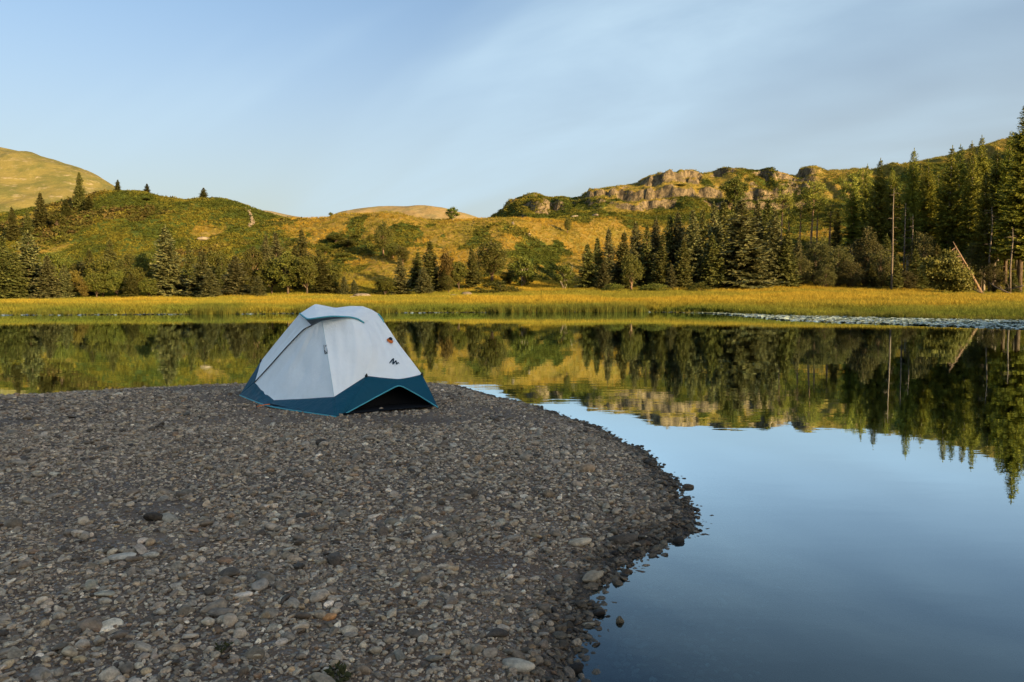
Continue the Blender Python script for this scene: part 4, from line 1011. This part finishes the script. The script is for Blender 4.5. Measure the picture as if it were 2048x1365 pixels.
by_key = {}
for t in TREES:
    if t[6] is None: by_key.setdefault((t[5], PLAIN[t[0]]), []).append(t)
for (grp, plain), lst in by_key.items():
    lst.sort(key=lambda t: t[1])
    for i, t in enumerate(lst):
        if len(lst) == 1: t[6] = '%s %s' % (plain, WHERE[grp])
        elif i == 0: t[6] = 'leftmost %s %s' % (plain, WHERE[grp])
        elif i == len(lst) - 1: t[6] = 'rightmost %s %s' % (plain, WHERE[grp])
        else: t[6] = '%s from left %s %s' % (ORD[i], plain, WHERE[grp])
count = {}
WIDEN = {'spruce': 1.35, 'sitka': 1.3, 'tall': 1.35, 'bigfir': 1.15, 'pine': 1.25, 'broad': 1.1}
def stand(kind, u, r, h, w, label, group, cat=None, rz=None):
    i = count.get(kind, 0); count[kind] = i + 1
    cr, tk_, h0, w0 = KIND[kind][i % len(KIND[kind])]
    x = (u - 1024) / F * r
    o = obj(NAMES[kind], None, None, None, label, cat or ('bush' if kind == 'bush' else 'tree'), group)
    o.location = (x, r, ground_z(u, r)); tl = 0.0 if kind == 'bigfir' else 0.035
    o.rotation_euler = (tl * math.sin(i * 5.1), tl * math.sin(i * 3.7 + 1), rz if rz is not None else (i * 2.399) % 6.283)
    w *= WIDEN.get(kind, 1.0) if group != GROUPS['ridge'] else 0.95; o.scale = (w / w0, w / w0, h / h0); o.empty_display_size = 0.5
    obj('crown', cr, None, o); obj('trunk', tk_, None, o)
    return o
for kind, u, vt, r, wpx, grp, label in TREES:
    h = max(0.6, elev(vt, r) - ground_z(u, r))
    w = (wpx / 2 * r / F) if wpx else h * 0.22
    stand(kind, u, r, h, w, label, GROUPS[grp])

# bushes
for u, vt, r, wpx, lab in [(1001, 565, 104, 90, 'long low bush under the drooping birch'), (1225, 566, 104, 50, 'low bush at the left foot of the dark plantation'), (1310, 566, 104, 70, 'low rounded bush at the middle foot of the dark plantation'), (1400, 567, 104, 60, 'low bush at the right foot of the dark plantation'), (760, 575, 108, 50, 'dark scrub beside the boulder behind the tent'), (690, 505, 142, 40, 'scrub in the hollow of the golden slope'), (1190, 400, 226, 50, 'gorse patch under the left crag'), (1440, 470, 175, 40, 'scrub between plantation and crag')]:
    h = max(0.7, elev(vt, r) - ground_z(u, r)); stand('bush', u, r, min(h, 3.0), wpx / 2 * r / F, lab, 'low bushes')

# dead standing trunks of the right wood
for i, (u, vt, r, lab) in enumerate([(1781, 376, 113, 'tall bleached dead trunk standing at the meadow edge of the wood'), (1805, 406, 126, 'straight dead trunk just right of the tallest bleached one'), (1820, 430, 124, 'short broken dead trunk right of the tallest bleached one'),
                                      (1960, 384, 122, 'dead trunk with stub branches high in the wood'), (1976, 414, 117, 'thin dead trunk left of the highest fir'), (2019, 455, 113, 'dead trunk at the right below the highest fir')]):
    me = snag_mesh('snag_%d' % i, 3000 + i, 12.0); me.materials.append(DEADWOOD)
    z0 = ground_z(u, r); h = elev(vt, r) - z0
    o = obj('dead_tree', me, None, None, lab, 'dead tree', 'bleached dead trunks')
    o.location = ((u - 1024) / F * r, r, z0); o.scale = (1.0, 1.0, h / 12.0); o.rotation_euler = (0, 0, i * 1.3)

# leaning tree at the edge of the wood
r = 107
root = Vector(((1967 - 1024) / F * r, r, ground_z(1967, r) - 0.2)); tip = at(1906, 484, 106)
o = obj('leaning_tree', None, None, None, 'half-fallen tree with leaning bare trunk and bushy crown at the wood edge', 'tree'); o.location = root
s = Soup(); v_ = tip - root
s.tube([(0, 0, 0), v_ * 0.5 + Vector((0.1, 0, -0.1)), v_], [0.22, 0.15, 0.05], 8)
g = np.random.default_rng(77); C = []; D = []; W = []
cc_ = at(1897, 545, 106) - root
for i in range(95):
    p = g.normal(0, 1, 3); p /= np.linalg.norm(p); p *= g.uniform(.2, 1) ** .5
    c_ = np.array(cc_) + p * np.array([3.0, 2.2, 2.7]); c_[0] += 0.35 * -(c_[2] - cc_.z)
    if c_[2] < 0.2: c_[2] = 0.2 + g.uniform(0, .4)
    if i % 5 == 0:
        t_ = g.uniform(.35, .95); s.tube([v_ * t_, (v_ * t_ + Vector(c_)) / 2 + Vector((0, 0, .1)), Vector(c_)], [.05, .03, .008], 4)
    n = 120; cr = .6
    dirv = g.normal(0, 1, (n, 3)) + np.array([-.5, 0, -.2]); dirv /= np.linalg.norm(dirv, axis=1)[:, None]
    wv = np.cross(dirv, g.normal(0, 1, (n, 3))); wv /= np.linalg.norm(wv, axis=1)[:, None]
    ln = .26 * g.uniform(.7, 1.4, (n, 1)); C.append(c_ + g.normal(0, 1, (n, 3)) * cr * np.array([.6, .6, .4])); D.append(dirv * ln); W.append(wv * ln * .4)
me = cards('leaning_crown', np.concatenate(C), np.concatenate(D), np.concatenate(W), 77)
obj('crown', me, BRIGHT, o); obj('trunk', s.mesh('leaning_trunk'), PINEBARK, o)
# fallen branches beside it
for i, (a, b, lab) in enumerate([((1978, 566), (2022, 588), 'fallen bleached branch lying right of the leaning tree'), ((2000, 580), (2046, 572), 'thin fallen branch at the right edge of the meadow'), ((1940, 575), (1975, 590), 'broken branch at the foot of the leaning trunk')]):
    p0 = at(*a, 108); p1 = at(*b, 104); gz = max(p1.z, ground_z(b[0], 104) + 0.15); p1.z = gz
    s = Soup(); v_ = p1 - p0
    s.tube([(0, 0, 0), v_ * .5 + Vector((0, 0, -.15)), v_], [.03, .07, .09], 6)
    for k in range(7):
        t_ = random.Random(i * 9 + k).uniform(.05, .8); q_ = random.Random(i * 7 + k + 1)
        s.tube([v_ * t_, v_ * t_ + Vector((q_.uniform(-.8, .4), q_.uniform(-.4, .4), q_.uniform(.1, .8)))], [.03, .006], 4)
    o = obj('fallen_branch', s.mesh('fallen_branch_%d' % i), DEADWOOD, None, lab, 'branch', 'fallen branches by the wood'); o.location = p0

# boulders in the meadow and on the slopes
mm = Mat('fell_rock'); cc = mm.coord('Object'); n1 = mm.noise(cc, 1.8, 6, 0.65)
FELLROCK = mm.bsdf(mm.mix(mm.ramp(n1, .35, .65), (0.13, 0.105, 0.07), (0.30, 0.245, 0.17)), .9, .15, mm.bump(n1, .7, .15))
brock = [pebble_mesh('boulder_%d' % i, 4000 + i, 3, .62, 9) for i in range(4)]
for b_ in brock: b_.materials.append(FELLROCK)
for i, (u, v, r, hw, hh_, lab) in enumerate([(727, 596, 101, 22, 8, 'long pale boulder in the grass just behind the tent'), (706, 598, 100, 12, 5, 'smaller rock touching the long boulder behind the tent'), (932, 587, 103, 20, 7, 'pale flat boulder in the meadow below the drooping birch'), (908, 590, 102, 11, 4, 'low rock left of the flat meadow boulder'),
                                           (410, 484, 158, 15, 5, 'smooth pale boulder on the face of the green hill'), (1026, 470, 155, 7, 5, 'small boulder on the golden slope'), (1056, 478, 153, 9, 4, 'cluster-like low rock right of the small slope boulder'), (1150, 397 + 40, 200, 9, 5, 'boulder below the left crag'), (1190, 440, 200, 12, 5, 'larger pale boulder below the middle of the crag'), (845, 595, 102, 12, 3, 'low rock slab at the meadow edge right of the tent')]):
    o = obj('boulder', brock[i % 4], None, None, lab, 'boulder', 'boulders on grass')
    z0 = ground_z(u, r); o.location = ((u - 1024) / F * r, r, z0 + hh_ * r / F * 0.35)
    o.scale = (hw * r / F, hw * r / F * .8, hh_ * r / F / .62 * 1.1); o.rotation_euler = (0, 0, i)
# broken dry-stone wall over the shoulder of the green hill
s = Soup(); q_ = random.Random(5)
line = [(499, 433, 180), (506, 440, 174), (509, 447, 168), (503, 455, 162)]
lp = [Vector(((u - 1024) / F * r, r, ground_z(u, r))) for u, v, r in line]
for k in range(90):
    t_ = q_.uniform(0, 2.999); i = int(t_); p = lp[i].lerp(lp[i + 1], t_ - i) + Vector((q_.gauss(0, .15), q_.gauss(0, .15), q_.uniform(.05, .7)))
    a_ = q_.uniform(.12, .24); bm_ = [(sx_ * a_ * q_.uniform(.7, 1), sy_ * a_ * .7 * q_.uniform(.7, 1), sz_ * a_ * .5 * q_.uniform(.7, 1)) for sx_ in (-1, 1) for sy_ in (-1, 1) for sz_ in (-1, 1)]
    s.add([p + Vector(x_) - lp[0] for x_ in bm_], [(0, 1, 3, 2), (4, 6, 7, 5), (0, 4, 5, 1), (2, 3, 7, 6), (0, 2, 6, 4), (1, 5, 7, 3)])
o = obj('dry_stone_wall', s.mesh('dry_stone_wall', False), FELLROCK, None, 'crumbling pale dry-stone wall climbing the shoulder of the green hill', 'wall'); o.location = lp[0]

# ------------------------------------------------------------------ ground cover (nobody could count it)
def tuft_mesh(name, seed, blades, h, spread, wid, curl=0.5):
    g = np.random.default_rng(seed); V = []; Fc = []
    for k in range(blades):
        a = g.uniform(0, 6.28); r0 = spread * g.uniform(0, 1) * .5; L = h * g.uniform(.55, 1.1); cu = curl * g.uniform(.3, 1.2) * L
        b = np.array([math.cos(a) * r0, math.sin(a) * r0, -0.03]); dr = np.array([math.cos(a), math.sin(a), 0]); sd = np.array([-math.sin(a), math.cos(a), 0]) * wid
        a2 = g.uniform(0, 6.28); sd = np.array([math.cos(a2), math.sin(a2), 0]) * wid
        o_ = len(V)
        m_ = b + dr * cu * .3 + np.array([0, 0, L * .6]); t_ = b + dr * cu + np.array([0, 0, L])
        V += [b - sd, b + sd, m_ + sd * .8, m_ - sd * .8, t_]
        Fc += [(o_, o_ + 1, o_ + 2, o_ + 3), (o_ + 3, o_ + 2, o_ + 4)]
    me = bpy.data.meshes.new(name); me.from_pydata([tuple(v) for v in V], [], Fc); me.update(); return me
def frond_mesh(name, seed, n, r, h):
    g = np.random.default_rng(seed); C = []; D = []; W = []
    for k in range(n):
        p = g.normal(0, 1, 3); p /= np.linalg.norm(p); c_ = np.array([p[0] * r, p[1] * r, abs(p[2]) * h]) * g.uniform(.5, 1)
        d_ = p * .5 + g.normal(0, .5, 3); d_ /= np.linalg.norm(d_); w_ = np.cross(d_, g.normal(0, 1, 3)); w_ /= np.linalg.norm(w_)
        ln = r * g.uniform(.5, .9); C.append(c_); D.append(d_ * ln); W.append(w_ * ln * .22)
    return cards(name, C, D, W, seed)
def tint_mat(name, trans, rough=.7):
    mm = Mat(name); t = mm.attr('tint', 'INSTANCER', 'Vector'); oi = mm.n('ShaderNodeObjectInfo')
    c = mm.mix(1.0, t, mm.ramp(oi.outputs['Random'], 0, 1, .75, 1.25), 'MULTIPLY')
    return mm.bsdf(c, rough, .15, None, trans)
GRASS = tint_mat('meadow_grass', .35); FERN = tint_mat('bracken', .3)
tufts = [tuft_mesh('tuft_%d' % i, 5000 + i, 22, .62, .55, .016, .45) for i in range(5)]
reeds = [tuft_mesh('reed_%d' % i, 5100 + i, 16, 1.0, .5, .014, .18) for i in range(4)]
ferns = [frond_mesh('fern_%d' % i, 5200 + i, 30, .55, .45) for i in range(5)]
for t_ in tufts + reeds: t_.materials.append(GRASS)
for t_ in ferns: t_.materials.append(FERN)
def cover_points(n, fr, seed, ulo=-300, uhi=2350):
    """fr: function (u, r, info, g) -> keep probability"""
    g = np.random.default_rng(seed); u = g.uniform(ulo, uhi, n); r = np.sqrt(g.uniform(42 ** 2, 250 ** 2, n))
    z, inf = terrain(u, r); keep = g.uniform(0, 1, n) < fr(u, r, inf)
    return u[keep], r[keep], z[keep], {k: v[keep] for k, v in inf.items()}, g
# meadow
g = np.random.default_rng(61); n = 120000
u = g.uniform(-300, 2350, n); rs_ = lerp_knots(u, SHORE_R); rt_ = lerp_knots(u, TREE_R)
r = rs_ - 1.0 + (rt_ + 12 - rs_) * g.uniform(0, 1, n); z, inf = terrain(u, r)
kp = z > -0.05; u, r, z = u[kp], r[kp], z[kp]; n = len(u); x = (u - 1024) / F * r
t = (r - inf['rs'][kp]); lo = smooth(10, 2, t)
band = fbm(x / 16, r / 6, 3, 71) + 0.35 * fbm(x / 4, r / 2.5, 2, 73) + 0.45 * fbm(x / 45, r / 14, 2, 77)
c1 = np.array([0.38, 0.27, 0.030]); c2 = np.array([0.24, 0.22, 0.028]); c3 = np.array([0.13, 0.155, 0.022])
w_ = smooth(-0.15, 0.45, band)[:, None]; tin = c2 * (1 - w_) + c1 * w_
lo_ = (lo * (0.55 + 0.45 * smooth(-.3, .3, fbm(x / 7, r / 7, 2, 75))))[:, None]; tin = tin * (1 - lo_) + c3 * lo_
tin *= g.uniform(.8, 1.2, (n, 1))
sc_ = g.uniform(.6, 1.15, n) * (0.72 + .35 * smooth(-.2, .5, band))
scatter('meadow_grass', np.stack([x, r, z], 1), np.stack([g.normal(0, .1, n), g.normal(0, .1, n), g.uniform(0, 6.28, n)], 1), np.stack([sc_ * 1.25, sc_ * 1.25, sc_], 1), g.integers(0, 5, n), tin, tufts, label='golden grass of the far lakeside meadow', cat='grass')
# reeds at the waterline
n = 11000; u = g.uniform(-300, 2350, n); rs_ = lerp_knots(u, SHORE_R)
x0 = (u - 1024) / F * rs_
clump = smooth(-.15, .3, fbm(x0 / 5, x0 * 0, 3, 81)); r = rs_ + g.normal(0.2, 1.0, n) - 1.2 * clump
z, inf = terrain(u, r); kp = (z > -.4) & (z < .35); u, r, z, clump = u[kp], r[kp], z[kp], clump[kp]; n = len(u); x = (u - 1024) / F * r
sc_ = g.uniform(.35, .7, n) * (.55 + .75 * clump)
tin = np.array([0.085, 0.105, 0.018]) * g.uniform(.6, 1.5, (n, 1)) * np.array([1, 1, 1]) + np.array([.05, .02, 0]) * g.uniform(0, 1, (n, 1))
scatter('reeds', np.stack([x, r, np.maximum(z, -.05)], 1), np.stack([g.normal(0, .08, n), g.normal(0, .08, n), g.uniform(0, 6.28, n)], 1), np.stack([sc_, sc_, sc_], 1), g.integers(0, 4, n), tin, reeds, label='green reeds along the far waterline', cat='reeds')
# bracken and heath on the hills
def fr_b(u, r, inf):
    b_, m_, h_ = cover_masks(u, r, inf); return np.clip(b_, 0, 1) * smooth(inf['rt'] + 2, inf['rt'] + 10, r) * (r < inf['rc'] + 3)
u, r, z, inf, g = cover_points(170000, fr_b, 91); n = len(u)
b_, m_, h_ = cover_masks(u, r, inf)
gr = np.array([0.070, 0.084, 0.011]); yg = np.array([0.155, 0.138, 0.017]); he = np.array([0.115, 0.078, 0.024])
q1 = smooth(-.3, .4, fbm(inf['x'] / 6, r / 6, 3, 93))[:, None]; tin = gr * (1 - q1) + yg * q1
hq = (h_ * g.uniform(0, 1, n))[:, None]; tin = tin * (1 - hq) + he * hq; tin *= g.uniform(.75, 1.25, (n, 1))
sc_ = g.uniform(.45, 1.0, n) * (1 + 1.3 * h_ * (g.uniform(0, 1, n) < .35))
scatter('bracken', np.stack([inf['x'], r, z - .05], 1), np.stack([g.normal(0, .15, n), g.normal(0, .15, n), g.uniform(0, 6.28, n)], 1), np.stack([sc_, sc_, sc_ * .8], 1), g.integers(0, 5, n), tin, ferns, label='green bracken and heath covering the hill slopes', cat='bracken')
# dry grass on the open slopes
def fr_g(u, r, inf):
    b_, m_, h_ = cover_masks(u, r, inf); return np.clip(1 - b_ * 1.1, 0, 1) * smooth(inf['rt'] + 2, inf['rt'] + 10, r) * (r < inf['rc'] + 3) * (1 - .7 * inf['rock'])
u, r, z, inf, g = cover_points(90000, fr_g, 95); n = len(u)
q1 = smooth(-.3, .35, fbm(inf['x'] / 9, r / 9, 3, 97))[:, None]
tin = (np.array([0.35, 0.23, 0.030]) * (1 - q1) + np.array([0.215, 0.185, 0.027]) * q1) * g.uniform(.75, 1.2, (n, 1))
cg = smooth(1000, 1200, u)[:, None] * smooth(195, 215, r)[:, None]; tin = tin * (1 - cg) + np.array([0.20, 0.185, 0.034]) * cg * g.uniform(.8, 1.2, (n, 1))
sc_ = g.uniform(.5, 1.1, n)
scatter('dry_grass', np.stack([inf['x'], r, z], 1), np.stack([g.normal(0, .12, n), g.normal(0, .12, n), g.uniform(0, 6.28, n)], 1), np.stack([sc_ * 1.4, sc_ * 1.4, sc_ * .8], 1), g.integers(0, 5, n), tin, tufts, label='dry golden grass on the open slopes', cat='grass')

# water-lily pads: a raft off the right shore and a thin line along the rest
def pad_mesh(name, seed):
    g = random.Random(seed); V = [(0, 0, -.012)]; n = 11
    for i in range(n):
        a_ = .3 + (2 * math.pi - .6) * i / (n - 1); V.append((math.cos(a_), math.sin(a_), .05 + .10 * g.uniform(0, 1)))
    me = bpy.data.meshes.new(name); me.from_pydata(V, [], [(0, i, i + 1) for i in range(1, n)]); me.update()
    me.polygons.foreach_set('use_smooth', np.ones(len(me.polygons), dtype=bool)); return me
mm = Mat('lily_pad'); t = mm.attr('tint', 'INSTANCER', 'Vector')
PAD = mm.bsdf(t, .18, 1.0)
pads = [pad_mesh('pad_%d' % i, i) for i in range(5)]
for p_ in pads: p_.materials.append(PAD)
g = np.random.default_rng(111); n = 24000
u = g.uniform(1380, 2400, n); v = g.uniform(0, 1, n)
rs_ = lerp_knots(u, SHORE_R); r = rs_ - 0.4 - v ** 1.1 * (11.0 * smooth(1380, 1600, u) + 1.5)
x = (u - 1024) / F * r; kp = fbm(x / 6, r / 2.2, 3, 113) + g.uniform(-.5, .5, n) > -.05
x, r = x[kp], r[kp]
u2 = g.uniform(-300, 1500, 3500); r2 = lerp_knots(u2, SHORE_R) - .6 - np.abs(g.normal(0, .7, 3500)); x2 = (u2 - 1024) / F * r2
x = np.concatenate([x, x2]); r = np.concatenate([r, r2]); n = len(x)
sc_ = g.uniform(.07, .17, n)
scatter('lily_pads', np.stack([x, r, np.full(n, .012)], 1), np.stack([g.normal(0, .16, n), g.normal(0, .16, n), g.uniform(0, 6.28, n)], 1), np.stack([sc_, sc_, sc_], 1), g.integers(0, 5, n), np.array([.30, .36, .28]) * g.uniform(.5, 1.5, (n, 1)) * np.where(np.arange(n) < n - 3500, 1.0, 0.45)[:, None], pads, label='floating lily pads off the far shore', cat='lily pads')  # pale pad tint stands in for the sky's reflection and sheen

# small weeds rooted among the pebbles
mm = Mat('weed_leaf'); WEED = mm.bsdf((0.05, 0.055, 0.02), .7, .2, None, .2)
for i, (u, v, sz, lab) in enumerate([(676, 1336, .045, 'dark weed tuft rooted among the pebbles near the bottom edge'), (448, 1296, .028, 'tiny weed tuft between cobbles left of the larger tuft')]):
    x_, y_ = on_water(u, v, .2); z_, _ = beach_z(np.array([x_]), np.array([y_]))
    me = frond_mesh('weed_%d' % i, 7000 + i, 60, 1.0, .7); me.materials.append(WEED)
    o = obj('weed', me, None, None, lab, 'weed'); o.location = (x_, y_, float(z_[0]) + .01); o.scale = (sz, sz, sz)
